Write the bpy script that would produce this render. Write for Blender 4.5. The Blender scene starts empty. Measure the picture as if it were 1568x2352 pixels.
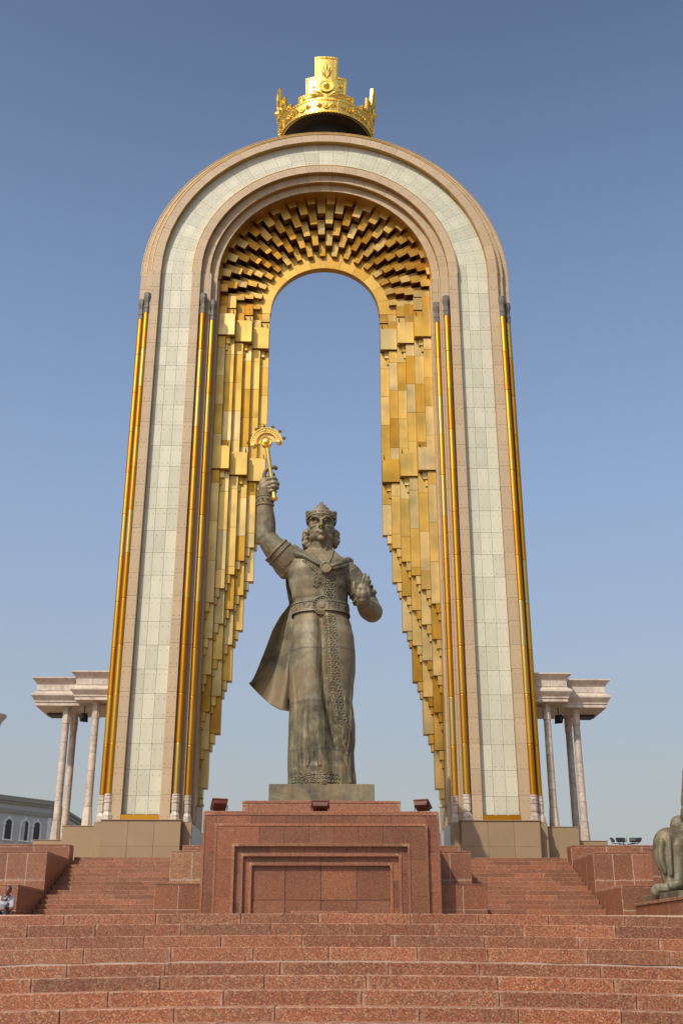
import bpy, bmesh, math, random
from mathutils import Vector, Matrix
from mathutils.bvhtree import BVHTree
R = math.radians
random.seed(7)
S = bpy.context.scene
C = S.collection

# ------------------------------------------------------------------ camera, sky, sun, exposure
F_PX, TILT, YAW = 2499.0, math.atan(.4038), R(1.02)      # focal length for a picture 1568 wide
cd = bpy.data.cameras.new('camera'); cam = bpy.data.objects.new('camera', cd); C.objects.link(cam)
cd.sensor_fit = 'HORIZONTAL'; cd.sensor_width = 24; cd.lens = 24 * F_PX / 1568
cd.clip_start = .1; cd.clip_end = 6000
cam.location = (0, 0, 0); cam.rotation_euler = (math.pi/2 + TILT, 0, -YAW)
S.camera = cam
SUN_AZ, SUN_EL = 34.0, 46.0                               # degrees left of the view's back, height
W = bpy.data.worlds.new('World'); S.world = W; W.use_nodes = True
nt = W.node_tree; bg = nt.nodes['Background']
sky = nt.nodes.new('ShaderNodeTexSky'); sky.sky_type = 'NISHITA'; sky.sun_disc = False
sky.sun_elevation = R(SUN_EL); sky.sun_rotation = R(180 + SUN_AZ)
sky.air_density = 1.0; sky.dust_density = 3.4; sky.ozone_density = 2.2; sky.altitude = 0
# summer haze: the sky pales evenly all round towards the horizon
gm = nt.nodes.new('ShaderNodeTexCoord'); sx = nt.nodes.new('ShaderNodeSeparateXYZ'); nt.links.new(gm.outputs['Generated'], sx.inputs[0])
def wramp(stops):
    r = nt.nodes.new('ShaderNodeValToRGB'); e = r.color_ramp
    while len(e.elements) < len(stops): e.elements.new(.5)
    for el, (p, c) in zip(e.elements, stops): el.position = p; el.color = (*c, 1)
    nt.links.new(sx.outputs[2], r.inputs[0]); return r.outputs[0]
hz_f = wramp([(0, (.85,)*3), (.13, (.75,)*3), (.374, (.48,)*3), (.72, (.03,)*3), (1, (0,)*3)])
hz_c = wramp([(0, (3.75,3.85,3.7)), (.13, (3.7,3.9,3.8)), (.374, (3.3,4.3,6.2)), (1, (2.5,4.2,7.0))])
mx = nt.nodes.new('ShaderNodeMix'); mx.data_type = 'RGBA'
nt.links.new(hz_f, mx.inputs[0]); nt.links.new(sky.outputs[0], mx.inputs[6]); nt.links.new(hz_c, mx.inputs[7])
nt.links.new(mx.outputs[2], bg.inputs[0]); bg.inputs[1].default_value = .13
sl = bpy.data.lights.new('sun', 'SUN'); sl.energy = 3.9; sl.angle = R(.6); sl.color = (1, .93, .81)
so = bpy.data.objects.new('sun', sl); C.objects.link(so)
sv = Vector((-math.sin(R(SUN_AZ))*math.cos(R(SUN_EL)), -math.cos(R(SUN_AZ))*math.cos(R(SUN_EL)), math.sin(R(SUN_EL))))
so.rotation_euler = sv.to_track_quat('Z', 'Y').to_euler(); so.location = sv*80
S.view_settings.view_transform = 'Standard'; S.view_settings.look = 'None'
S.view_settings.exposure = 0; S.view_settings.gamma = 1
S.render.engine = 'CYCLES'

_st, _ct, _sp, _cp = math.sin(TILT), math.cos(TILT), math.sin(YAW), math.cos(YAW)
def at(u, v, Y):
    """world point at depth Y seen at (u, v); used to read proportions off the photograph"""
    x = (u-784)/F_PX; y = (1176-v)/F_PX; g = _ct-y*_st
    rx, ry, rz = _cp*x+_sp*g, -_sp*x+_cp*g, _st+y*_ct
    return Vector((rx/ry*Y, Y, rz/ry*Y))

# ------------------------------------------------------------------ helpers
WL = {}
def _link(o, parent, loc, rot=None):
    C.objects.link(o)
    loc = Vector(loc)
    if parent is not None:
        o.parent = parent; o.location = loc - WL[parent.name]
    else:
        o.location = loc
    if rot: o.rotation_euler = rot
    WL[o.name] = loc
    return o
def tag(o, label=None, cat=None, group=None, kind=None):
    if label: o['label'] = label
    if cat: o['category'] = cat
    if group: o['group'] = group
    if kind: o['kind'] = kind
    return o
def empty(name, loc, label=None, cat=None, group=None, kind=None):
    o = bpy.data.objects.new(name, None); o.empty_display_size = .2
    return tag(_link(o, None, loc), label, cat, group, kind)
def inst(name, me, parent=None, loc=(0,0,0), rot=None):
    return _link(bpy.data.objects.new(name, me), parent, loc, rot)
def mesh(name, vs, fs, mat=None, smooth=False):
    me = bpy.data.meshes.new(name); me.from_pydata([tuple(v) for v in vs], [], fs); me.update()
    if mat: me.materials.append(mat)
    if smooth: me.polygons.foreach_set('use_smooth', [True]*len(me.polygons))
    return me
def fixn(me):
    bm = bmesh.new(); bm.from_mesh(me); bmesh.ops.recalc_face_normals(bm, faces=bm.faces); bm.to_mesh(me); bm.free(); return me

def cbox_geo(x0, x1, y0, y1, z0, z1, c):
    """box with chamfered edges: 24 vertices, 44 triangles"""
    c = min(c, (x1-x0)*.3, (y1-y0)*.3, (z1-z0)*.3)
    vs = []; idx = {}
    for i, x in enumerate((x0, x1)):
        for j, y in enumerate((y0, y1)):
            for k, z in enumerate((z0, z1)):
                sx, sy, sz = (1, -1)[i], (1, -1)[j], (1, -1)[k]
                idx[i,j,k] = len(vs)
                vs += [(x, y+sy*c, z+sz*c), (x+sx*c, y, z+sz*c), (x+sx*c, y+sy*c, z)]
    I = lambda i, j, k, a: idx[i,j,k]+a
    fs = []
    for i in (0, 1):
        q = [I(i,0,0,0), I(i,1,0,0), I(i,1,1,0), I(i,0,1,0)]; fs.append(q if i else q[::-1])
        q = [I(0,i,0,1), I(1,i,0,1), I(1,i,1,1), I(0,i,1,1)]; fs.append(q[::-1] if i else q)
        q = [I(0,0,i,2), I(1,0,i,2), I(1,1,i,2), I(0,1,i,2)]; fs.append(q if i else q[::-1])
    for a in (0, 1):
        for b in (0, 1):
            q = [I(a,b,0,0), I(a,b,0,1), I(a,b,1,1), I(a,b,1,0)]; fs.append(q if a == b else q[::-1])
            q = [I(a,0,b,0), I(a,1,b,0), I(a,1,b,2), I(a,0,b,2)]; fs.append(q if a == b else q[::-1])
            q = [I(0,a,b,1), I(0,a,b,2), I(1,a,b,2), I(1,a,b,1)]; fs.append(q if a == b else q[::-1])
    for i in (0, 1):
        for j in (0, 1):
            for k in (0, 1):
                q = [I(i,j,k,0), I(i,j,k,1), I(i,j,k,2)]; fs.append(q if (i+j+k) % 2 else q[::-1])
    return vs, fs
_cache = {}
def box(name, x0, x1, y0, y1, z0, z1, mat, parent=None, c=.006, extra=None, rot=None):
    if x0 > x1: x0, x1 = x1, x0
    sx, sy, sz = round(x1-x0, 4), round(y1-y0, 4), round(z1-z0, 4)
    key = (sx, sy, sz, c, mat.name, extra)
    me = _cache.get(key)
    if me is None:
        vs, fs = cbox_geo(-sx/2, sx/2, -sy/2, sy/2, -sz/2, sz/2, c)
        if extra == 'studs':
            for px in (-.28, .28):
                for pz in (-.33, .30):
                    stud(vs, fs, px*sx, -sy/2, pz*sz, .022)
        me = _cache[key] = fixn(mesh(name, vs, fs, mat))
    return inst(name, me, parent, ((x0+x1)/2, (y0+y1)/2, (z0+z1)/2), rot)
def stud(vs, fs, x, y, z, r):
    b = len(vs)
    vs += [(x-r, y+.002, z-r), (x+r, y+.002, z-r), (x+r, y+.002, z+r), (x-r, y+.002, z+r)]
    q = r*.5
    vs += [(x-q, y-r*.8, z-q), (x+q, y-r*.8, z-q), (x+q, y-r*.8, z+q), (x-q, y-r*.8, z+q)]
    fs += [[b+4, b+5, b+6, b+7], [b, b+1, b+5, b+4], [b+1, b+2, b+6, b+5], [b+2, b+3, b+7, b+6], [b+3, b, b+4, b+7]]
def polar_geo(r0, r1, a0, a1, y0, y1, n, c=0):
    """solid ring piece around the Y axis; angle 0 is straight up"""
    vs, fs = [], []
    for i in range(n+1):
        a = a0+(a1-a0)*i/n; s, k = math.sin(a), math.cos(a)
        vs += [(r0*s, y0, r0*k), (r1*s, y0, r1*k), (r1*s, y1, r1*k), (r0*s, y1, r0*k)]
    for i in range(n):
        b = 4*i; d = b+4
        for j in range(4):
            fs.append([b+j, b+(j+1) % 4, d+(j+1) % 4, d+j])
    fs += [[3, 2, 1, 0], [4*n, 4*n+1, 4*n+2, 4*n+3]]
    return vs, fs
def polar(name, r0, r1, dphi, y0, y1, n, mat):
    vs, fs = polar_geo(r0, r1, -dphi/2, dphi/2, y0, y1, n)
    return fixn(mesh(name, vs, fs, mat))
def lathe_geo(prof, n, cx=0, cy=0, z0=0, ph=0):
    vs, fs = [], []
    for z, r in prof:
        for i in range(n):
            a = 2*math.pi*i/n+ph; vs.append((cx+r*math.cos(a), cy+r*math.sin(a), z0+z))
    for k in range(len(prof)-1):
        for i in range(n):
            j = (i+1) % n; fs.append([k*n+i, k*n+j, (k+1)*n+j, (k+1)*n+i])
    fs.append(list(range(n))[::-1]); m = (len(prof)-1)*n; fs.append([m+i for i in range(n)])
    return vs, fs
def rect_loft(x0, x1, y0, y1, prof):
    """moulded block: rectangle grown by offset o at each height z"""
    vs, fs = [], []
    for o, z in prof:
        vs += [(x0-o, y0-o, z), (x1+o, y0-o, z), (x1+o, y1+o, z), (x0-o, y1+o, z)]
    for k in range(len(prof)-1):
        for i in range(4):
            j = (i+1) % 4; fs.append([4*k+i, 4*k+j, 4*k+4+j, 4*k+4+i])
    fs += [[3, 2, 1, 0], [len(vs)-4+i for i in range(4)]]
    return vs, fs
class MB:
    """collects shapes into one mesh"""
    def __init__(s): s.v = []; s.f = []
    def add(s, g, M=None):
        b = len(s.v); s.v += [(M @ Vector(p) if M else Vector(p)) for p in g[0]]; s.f += [[b+i for i in q] for q in g[1]]; return s
    def box(s, x0, x1, y0, y1, z0, z1, c=.004, M=None): return s.add(cbox_geo(min(x0,x1), max(x0,x1), y0, y1, z0, z1, c), M)
    def ell(s, c, r, rot=None, n=14, m=10):
        vs, fs = [], []
        Mx = (rot or Matrix.Identity(3))
        for i in range(1, m):
            t = math.pi*i/m
            for j in range(n):
                a = 2*math.pi*j/n
                vs.append(Vector(c)+Mx @ Vector((r[0]*math.sin(t)*math.cos(a), r[1]*math.sin(t)*math.sin(a), r[2]*math.cos(t))))
        for i in range(m-2):
            for j in range(n):
                k = (j+1) % n; fs.append([i*n+j, (i+1)*n+j, (i+1)*n+k, i*n+k])
        t0 = len(vs); vs.append(Vector(c)+Mx @ Vector((0,0,r[2]))); vs.append(Vector(c)-Mx @ Vector((0,0,r[2])))
        for j in range(n):
            k = (j+1) % n; fs.append([t0, j, k]); fs.append([t0+1, (m-2)*n+k, (m-2)*n+j])
        return s.add((vs, fs))
    def tube(s, pts, rad, n=12, sub=4, cap=True, flat=None):
        """smooth tapered tube through pts; ends rounded"""
        P = [Vector(p) for p in pts]; rad = list(rad) if hasattr(rad, '__len__') else [rad]*len(P)
        Q, q = [], []
        for i in range(len(P)-1):
            p0, p1, p2, p3 = P[max(i-1,0)], P[i], P[i+1], P[min(i+2,len(P)-1)]
            for k in range(sub):
                t = k/sub
                Q.append(.5*((2*p1)+(p2-p0)*t+(2*p0-5*p1+4*p2-p3)*t*t+(3*p1-p0-3*p2+p3)*t**3)); q.append(rad[i]+(rad[i+1]-rad[i])*t)
        Q.append(P[-1]); q.append(rad[-1])
        if cap:
            d0 = (Q[0]-Q[1]).normalized(); d1 = (Q[-1]-Q[-2]).normalized()
            Q = [Q[0]+d0*q[0]*.95, Q[0]+d0*q[0]*.6]+Q+[Q[-1]+d1*q[-1]*.6, Q[-1]+d1*q[-1]*.95]
            q = [q[0]*.3, q[0]*.8]+q+[q[-1]*.8, q[-1]*.3]
        vs, fs = [], []; ref = Vector((0,0,1)); u = None
        for i, p in enumerate(Q):
            t = (Q[min(i+1,len(Q)-1)]-Q[max(i-1,0)]).normalized()
            if u is None:
                u = t.cross(Vector((0,1,0)))
                if u.length < .1: u = t.cross(Vector((1,0,0)))
            u = (u-t*u.dot(t)).normalized(); w = t.cross(u)
            for j in range(n):
                a = 2*math.pi*j/n; o = u*math.cos(a)+w*math.sin(a)
                if flat: o = o-Vector(flat)*o.dot(Vector(flat))*.5
                vs.append(p+o*q[i])
        for i in range(len(Q)-1):
            for j in range(n):
                k = (j+1) % n; fs.append([i*n+j, i*n+k, (i+1)*n+k, (i+1)*n+j])
        fs.append(list(range(n))[::-1]); m = (len(Q)-1)*n; fs.append([m+j for j in range(n)])
        return s.add((vs, fs))
    def build(s, name, mat, parent=None, loc=(0,0,0), smooth=False, local=False, rot=None):
        L = Vector(loc)
        vs = s.v if local else [Vector(p)-L for p in s.v]
        return inst(name, fixn(mesh(name, vs, s.f, mat, smooth)), parent, loc, rot)
    def union(s, name, mat, voxel, smooth=2, parent=None, loc=(0,0,0), fac=.5):
        """all shapes fused to one continuous skin"""
        L = Vector(loc)
        me = fixn(mesh(name, [Vector(p)-L for p in s.v], s.f)); t = bpy.data.objects.new('tmp', me); C.objects.link(t)
        m = t.modifiers.new('r', 'REMESH'); m.mode = 'VOXEL'; m.voxel_size = voxel; m.use_smooth_shade = True
        if smooth:
            m = t.modifiers.new('s', 'SMOOTH'); m.iterations = smooth; m.factor = fac
        dg = bpy.context.evaluated_depsgraph_get(); r = bpy.data.meshes.new_from_object(t.evaluated_get(dg))
        bpy.data.objects.remove(t); r.name = name; r.materials.clear(); r.materials.append(mat)
        r.polygons.foreach_set('use_smooth', [True]*len(r.polygons))
        return inst(name, r, parent, loc)

# ------------------------------------------------------------------ materials
def new_mat(name):
    m = bpy.data.materials.new(name); m.use_nodes = True
    t = m.node_tree; b = t.nodes['Principled BSDF']
    return m, t, b
def N(t, typ, **kw):
    n = t.nodes.new(typ)
    for k, v in kw.items():
        if k.startswith('i_'): n.inputs[k[2:].replace('_', ' ')].default_value = v
        else: setattr(n, k, v)
    return n
def ramp(t, stops, src, interp='LINEAR'):
    r = t.nodes.new('ShaderNodeValToRGB'); e = r.color_ramp; e.interpolation = interp
    while len(e.elements) < len(stops): e.elements.new(.5)
    for el, (p, c) in zip(e.elements, stops): el.position = p; el.color = (*c, 1) if len(c) == 3 else c
    t.links.new(src, r.inputs[0]); return r.outputs[0]
def coords(t, scale=(1,1,1)):
    """object coordinates shifted per object so that no two pieces look alike"""
    tc = t.nodes.new('ShaderNodeTexCoord'); oi = t.nodes.new('ShaderNodeObjectInfo')
    ad = N(t, 'ShaderNodeVectorMath', operation='MULTIPLY_ADD')
    t.links.new(oi.outputs['Random'], ad.inputs[0]); ad.inputs[1].default_value = (37, 53, 71)
    mp = t.nodes.new('ShaderNodeMapping'); mp.inputs['Scale'].default_value = scale
    t.links.new(tc.outputs['Object'], mp.inputs[0]); t.links.new(mp.outputs[0], ad.inputs[2])
    return ad.outputs[0], oi.outputs['Random']
def noise(t, vec, scale, detail=4, rough=.6):
    n = N(t, 'ShaderNodeTexNoise'); n.inputs['Scale'].default_value = scale; n.inputs['Detail'].default_value = detail; n.inputs['Roughness'].default_value = rough
    t.links.new(vec, n.inputs['Vector']); return n.outputs[0]
def mixc(t, a, b, fac, mode='MIX'):
    m = N(t, 'ShaderNodeMix', data_type='RGBA', blend_type=mode)
    for s, i in ((fac, 0), (a, 6), (b, 7)):
        if hasattr(s, 'is_output'): t.links.new(s, m.inputs[i])
        else: m.inputs[i].default_value = (*s, 1) if isinstance(s, tuple) else s
    return m.outputs[2]
def bump(t, b, h, strength, dist=.01):
    n = N(t, 'ShaderNodeBump'); n.inputs['Strength'].default_value = strength; n.inputs['Distance'].default_value = dist
    t.links.new(h, n.inputs['Height']); t.links.new(n.outputs[0], b.inputs['Normal'])
def mul(t, col, fac_out, lo, hi):
    """multiply colour by a grey between lo and hi following fac"""
    g = ramp(t, [(0, (lo,)*3), (1, (hi,)*3)], fac_out); return mixc(t, col, g, 1.0, 'MULTIPLY')

def granite(name, tint=(1,1,1), grain=85, vary=.24, rough=.5, wear=((0, .92), (2, .86))):
    m, t, b = new_mat(name); v, rnd = coords(t)
    vo = N(t, 'ShaderNodeTexVoronoi'); vo.inputs['Scale'].default_value = grain; t.links.new(v, vo.inputs['Vector'])
    sep = N(t, 'ShaderNodeSeparateColor'); t.links.new(vo.outputs['Color'], sep.inputs[0])
    T = lambda c: tuple(c[i]*tint[i]*(.75,.565,.43)[i] for i in range(3))
    c1 = ramp(t, [(0, T((.09,.055,.04))), (.2, T((.17,.08,.05))), (.42, T((.36,.12,.06))), (.62, T((.44,.18,.10))), (.80, T((.33,.23,.16))), (.95, T((.58,.48,.36)))], sep.outputs[0])
    n1 = noise(t, v, 16, 5, .7)
    c2 = ramp(t, [(.3, T((.17,.08,.052))), (.5, T((.36,.145,.082))), (.7, T((.44,.225,.145)))], n1)
    c = mixc(t, c1, c2, .28)
    c = mul(t, c, noise(t, v, 1.3, 4), .72, 1.25)
    c = mixc(t, c, T((.38,.26,.20)), ramp(t, [(.58, (0,0,0)), (.8, (.5,.5,.5))], noise(t, v, 2.2, 6, .7)))
    c = mul(t, c, rnd, 1-vary, 1+vary*.55)
    fr_ = N(t, 'ShaderNodeMath', operation='MULTIPLY'); t.links.new(rnd, fr_.inputs[0]); fr_.inputs[1].default_value = 7.31
    fr2 = N(t, 'ShaderNodeMath', operation='FRACT'); t.links.new(fr_.outputs[0], fr2.inputs[0])
    c = mixc(t, c, mixc(t, c, (.86,.98,1.04), 1.0, 'MULTIPLY'), fr2.outputs[0])
    # rubbed, limy arrises at the ends and edges of each block
    tc = t.nodes.new('ShaderNodeTexCoord'); sp = N(t, 'ShaderNodeSeparateXYZ'); t.links.new(tc.outputs['Generated'], sp.inputs[0])
    nw = noise(t, v, 9, 5, .7)
    for ax_, lo in wear:
        a1 = N(t, 'ShaderNodeMath', operation='MULTIPLY_ADD'); t.links.new(sp.outputs[ax_], a1.inputs[0]); a1.inputs[1].default_value = 2; a1.inputs[2].default_value = -1
        a2 = N(t, 'ShaderNodeMath', operation='ABSOLUTE'); t.links.new(a1.outputs[0], a2.inputs[0])
        a3 = N(t, 'ShaderNodeMapRange'); a3.inputs[1].default_value = lo; a3.inputs[2].default_value = 1.0; t.links.new(a2.outputs[0], a3.inputs[0])
        a4 = N(t, 'ShaderNodeMath', operation='MULTIPLY'); t.links.new(a3.outputs[0], a4.inputs[0]); t.links.new(ramp(t, [(.42, (0,0,0)), (.62, (.8,.8,.8))], nw), a4.inputs[1])
        c = mixc(t, c, T((.60,.50,.44)), a4.outputs[0])
    t.links.new(c, b.inputs['Base Color']); b.inputs['Roughness'].default_value = rough
    bump(t, b, n1, .25, .004)
    return m
def stone(name, col, spread=.12, grain=90, vary=.10, rough=.6, stain=None, streak=0):
    m, t, b = new_mat(name); v, rnd = coords(t)
    L = tuple(x*(1-spread) for x in col); H = tuple(min(1, x*(1+spread)) for x in col)
    c = ramp(t, [(.3, L), (.7, H)], noise(t, v, grain, 3, .7))
    c = mul(t, c, noise(t, v, 1.1, 5), .86, 1.10)
    if stain: c = mixc(t, c, stain, ramp(t, [(.55, (0,0,0)), (.8, (.55,.55,.55))], noise(t, v, .9, 6, .65)))
    if streak:
        v2, _ = coords(t, (9, 9, .5))
        c = mul(t, c, noise(t, v2, 1, 4), 1-streak, 1+streak*.4)
    c = mul(t, c, rnd, 1-vary, 1+vary*.5)
    t.links.new(c, b.inputs['Base Color']); b.inputs['Roughness'].default_value = rough
    bump(t, b, noise(t, v, grain*.7, 3), .12, .003)
    return m
def gold(name, stops, r0=.22, r1=.42, wave=.25, streak=.2, vary=.25):
    m, t, b = new_mat(name); v, rnd = coords(t)
    c = ramp(t, stops, rnd)
    v2, _ = coords(t, (7, 7, .25))
    c = mul(t, c, noise(t, v2, 1.2, 3), 1-streak, 1.06)
    n = noise(t, v, .9, 3, .45)
    c = mul(t, c, n, 1-vary, 1.12)
    t.links.new(c, b.inputs['Base Color']); b.inputs['Metallic'].default_value = 1
    rr = N(t, 'ShaderNodeMapRange'); rr.inputs[1].default_value = .3; rr.inputs[2].default_value = .7; rr.inputs[3].default_value = r0; rr.inputs[4].default_value = r1
    t.links.new(noise(t, v, 1.1, 2, .4), rr.inputs[0]); t.links.new(rr.outputs[0], b.inputs['Roughness'])
    bump(t, b, noise(t, v, 1.0, 1, .3), wave, .05)
    return m
def plain(name, col, rough=.5, metal=0, nz=.15, scale=6):
    m, t, b = new_mat(name); v, rnd = coords(t)
    c = ramp(t, [(.3, tuple(x*(1-nz) for x in col)), (.7, tuple(min(1, x*(1+nz)) for x in col))], noise(t, v, scale, 4))
    t.links.new(c, b.inputs['Base Color']); b.inputs['Roughness'].default_value = rough; b.inputs['Metallic'].default_value = metal
    return m
def marble(name):
    m, t, b = new_mat(name); v, rnd = coords(t)
    d = noise(t, v, 1.4, 5, .65)
    n2 = N(t, 'ShaderNodeTexNoise'); n2.inputs['Scale'].default_value = 2.2; n2.inputs['Detail'].default_value = 6; n2.inputs['Distortion'].default_value = 2.5
    t.links.new(v, n2.inputs['Vector'])
    c = ramp(t, [(.30, (.26,.185,.15)), (.42, (.46,.365,.295)), (.55, (.56,.475,.38)), (.7, (.60,.54,.44))], n2.outputs[0])
    c = mixc(t, c, ramp(t, [(.35, (.38,.29,.24)), (.65, (.58,.50,.40))], d), .45)
    c = mul(t, c, rnd, .82, 1.08)
    t.links.new(c, b.inputs['Base Color']); b.inputs['Roughness'].default_value = .42
    return m
def bronze(name, tint=1.0, cast=False):
    m, t, b = new_mat(name); tc = t.nodes.new('ShaderNodeTexCoord'); v = tc.outputs['Object']
    c = ramp(t, [(.32, (.050,.043,.028)), (.43, (.120,.106,.072)), (.54, (.215,.195,.138)), (.68, (.330,.305,.225))], noise(t, v, 1.1, 8, .72))
    c = mixc(t, c, (.225,.16,.085), ramp(t, [(.46, (0,0,0)), (.60, (.75,.75,.75))], noise(t, v, .6, 5, .62)))
    mp = t.nodes.new('ShaderNodeMapping'); mp.inputs['Scale'].default_value = (5, 5, .55); t.links.new(v, mp.inputs[0])
    c = mul(t, c, noise(t, mp.outputs[0], 1, 6, .7), .6, 1.25)
    c = mixc(t, c, (.17,.21,.16), ramp(t, [(.58, (0,0,0)), (.72, (.5,.5,.5))], noise(t, v, 1.7, 5, .6)))
    if cast:
        # the lowest castings are darker and blotched; thin seams between the castings
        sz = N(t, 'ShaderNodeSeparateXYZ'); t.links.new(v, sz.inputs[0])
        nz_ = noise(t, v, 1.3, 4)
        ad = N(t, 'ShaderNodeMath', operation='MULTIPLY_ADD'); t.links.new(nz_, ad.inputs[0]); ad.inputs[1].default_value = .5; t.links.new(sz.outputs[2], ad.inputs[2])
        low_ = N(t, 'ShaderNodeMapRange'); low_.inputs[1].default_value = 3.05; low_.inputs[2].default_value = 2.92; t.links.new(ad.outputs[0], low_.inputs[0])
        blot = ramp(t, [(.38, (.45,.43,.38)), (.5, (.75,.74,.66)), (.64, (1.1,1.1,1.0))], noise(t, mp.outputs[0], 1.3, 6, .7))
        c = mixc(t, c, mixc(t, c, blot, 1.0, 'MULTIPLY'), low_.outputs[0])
        for zz in (2.76, 1.18, 4.55, 6.4):
            df = N(t, 'ShaderNodeMath', operation='SUBTRACT'); t.links.new(sz.outputs[2], df.inputs[0]); df.inputs[1].default_value = zz
            wob = N(t, 'ShaderNodeMath', operation='MULTIPLY_ADD'); t.links.new(nz_, wob.inputs[0]); wob.inputs[1].default_value = .12; t.links.new(df.outputs[0], wob.inputs[2])
            ab = N(t, 'ShaderNodeMath', operation='ABSOLUTE'); t.links.new(wob.outputs[0], ab.inputs[0])
            mk = N(t, 'ShaderNodeMapRange'); mk.inputs[1].default_value = .045; mk.inputs[2].default_value = .015; mk.inputs[4].default_value = .55; t.links.new(ab.outputs[0], mk.inputs[0])
            c = mixc(t, c, (.07,.065,.05), mk.outputs[0])
    c = mixc(t, c, (.94*tint,.91*tint,.82*tint), 1.0, 'MULTIPLY')
    t.links.new(c, b.inputs['Base Color']); b.inputs['Metallic'].default_value = .2; b.inputs['Roughness'].default_value = .58
    bump(t, b, noise(t, v, 7, 6, .7), .35, .03)
    return m

M = {}
M['granite'] = granite('red_granite')
M['granite_dark'] = granite('dark_red_granite', (.84,.82,.80), 90, .26, .36, ((0, .985), (2, .985)))
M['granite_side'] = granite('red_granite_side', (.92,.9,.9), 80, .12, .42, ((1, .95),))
M['granite_pale'] = granite('salmon_granite', (1.05,1.35,1.4), 60, .1, .5)
M['grout_pale'] = stone('pale_grout', (.46,.34,.28), .1, 30)
M['mortar'] = stone('mortar', (.42,.33,.26), .15, 30)
M['tan'] = stone('tan_stone', (.45,.325,.195), .16, 60, .09, .6, streak=.06)
M['base'] = stone('brown_plinth_stone', (.285,.195,.108), .10, 40, .08, .5, (.36,.255,.145))
M['white'] = stone('pale_tile', (.55,.53,.40), .05, 40, .13, .45, (.50,.45,.32), streak=.12)
M['grout'] = stone('dark_grout', (.20,.16,.12), .1, 30)
M['core'] = stone('core_stone', (.30,.22,.16), .1, 30)
GS = [(0, (.46,.24,.03)), (.2, (.60,.36,.075)), (.5, (.67,.44,.13)), (.8, (.68,.48,.20)), (1, (.52,.39,.17))]
M['sheet'] = gold('gold_sheet', GS, .36, .56, .30, .2, .28)
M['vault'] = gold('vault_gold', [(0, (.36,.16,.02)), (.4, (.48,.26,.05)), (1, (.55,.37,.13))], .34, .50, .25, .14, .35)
M['ring'] = gold('ring_gold', [(0, (.46,.25,.045)), (1, (.60,.38,.10))], .42, .55, .12, .12, .3)
M['tubegold'] = gold('column_gold', [(0, (.48,.20,.015)), (.5, (.52,.26,.03)), (.8, (.52,.29,.045)), (1, (.46,.33,.11))], .44, .47, .0, .03, .05)
M['trim'] = gold('trim_gold', [(0, (.55,.34,.10)), (1, (.6,.38,.12))], .42, .55, .05)
M['crown'] = gold('crown_gold', [(0, (.93,.62,.13)), (1, (.95,.66,.16))], .26, .36, .05, .1, .08)
M['capital'] = stone('grey_capital', (.15,.13,.105), .2, 40, .1, .55)
M['marble'] = marble('pink_marble')
M['bronze'] = bronze('weathered_bronze'); M['bronze_body'] = bronze('weathered_bronze_body', 1.0, True)
M['bronze_lion'] = bronze('lion_bronze', .85)
M['scepter'] = gold('scepter_gold', [(0, (.92,.60,.16)), (1, (.92,.60,.16))], .25, .4, .08, .1, .15)
M['star'] = plain('star_metal', (.36,.22,.09), .4, .8)
M['rust'] = plain('red_brown_paint', (.10,.022,.012), .45)
M['black'] = plain('black_metal', (.012,.012,.012), .5)
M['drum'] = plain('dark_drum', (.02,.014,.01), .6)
M['zinc'] = plain('pale_sheet', (.42,.42,.40), .45)
M['wall'] = stone('building_stone', (.50,.49,.46), .06, 20, .05, .7)
M['cornice'] = plain('building_cornice', (.30,.29,.23), .7)
M['whitep'] = plain('white_plaster', (.70,.70,.68), .6)
M['glass'] = plain('window_glass', (.03,.03,.03), .12)
M['frame'] = plain('window_frame', (.06,.025,.02), .5)
M['paving'] = stone('paving', (.17,.14,.12), .1, 20)

# ------------------------------------------------------------------ the setting: ground, terrace, stairs
def sheet(name, x0, x1, y0, y1, z, mat):
    o = inst(name, mesh(name, [(x0,y0,z),(x1,y0,z),(x1,y1,z),(x0,y1,z)], [[0,1,2,3]], mat)); return tag(o, kind='structure')
sheet('ground', -3000, 3000, -3000, 3000, -1.72, M['paving'])

ZT = .54           # level of the wide terrace at the head of the lower flight
def step_row(parent, name, x0, x1, yf, zt, h, depth, mat, k=0, l0=1.0, l1=1.5, gap=.007):
    x = x0-random.random()*.6
    while x < x1:
        w = random.uniform(l0, l1); a, b = max(x, x0), min(x+w, x1)
        if b-a > .05:
            xm = (a+b)/2; dz = -k*xm*xm
            j = random.uniform(-.004, .004)
            box(name, a+gap/2, b-gap/2, yf+j, yf+depth, zt-h+dz+.001, zt+dz+random.uniform(-.002, .002), mat, parent, .009, rot=(0, math.atan(2*k*xm), 0))
        x += w
low = empty('lower_staircase', (0, 16, -1.7), kind='structure')
rows = [(18.0,.54),(17.6,.386),(17.2,.215),(16.8,.053),(13.5,-.12),(13.1,-.25),(12.7,-.388),(12.3,-.536),(11.9,-.668)]
for i, (yf, zt) in enumerate(rows):
    nz = rows[i+1][1] if i+1 < len(rows) else zt-.15
    k = .0015+(18-yf)*.00045
    step_row(low, 'step_block', -8.4, 8.4, yf, zt, zt-nz+.03, .42 if i != 4 else .5, M['granite'], k)
mb = MB()
for i, (yf, zt) in enumerate(rows):
    e = rows[i-1][0]+.2 if i else 60
    y1 = 33.9 if i == 0 else e
    for xa in range(-10, 10):
        xm = xa+.5; k = .0015+(18-yf)*.00045
        if i == 0: break
        mb.box(xa, xa+1, yf+.03, y1, zt-.5-k*xm*xm, zt-.012-k*xm*xm, .001)
mb.build('mortar_bed', M['mortar'], low, (0, 15, -1))
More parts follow.
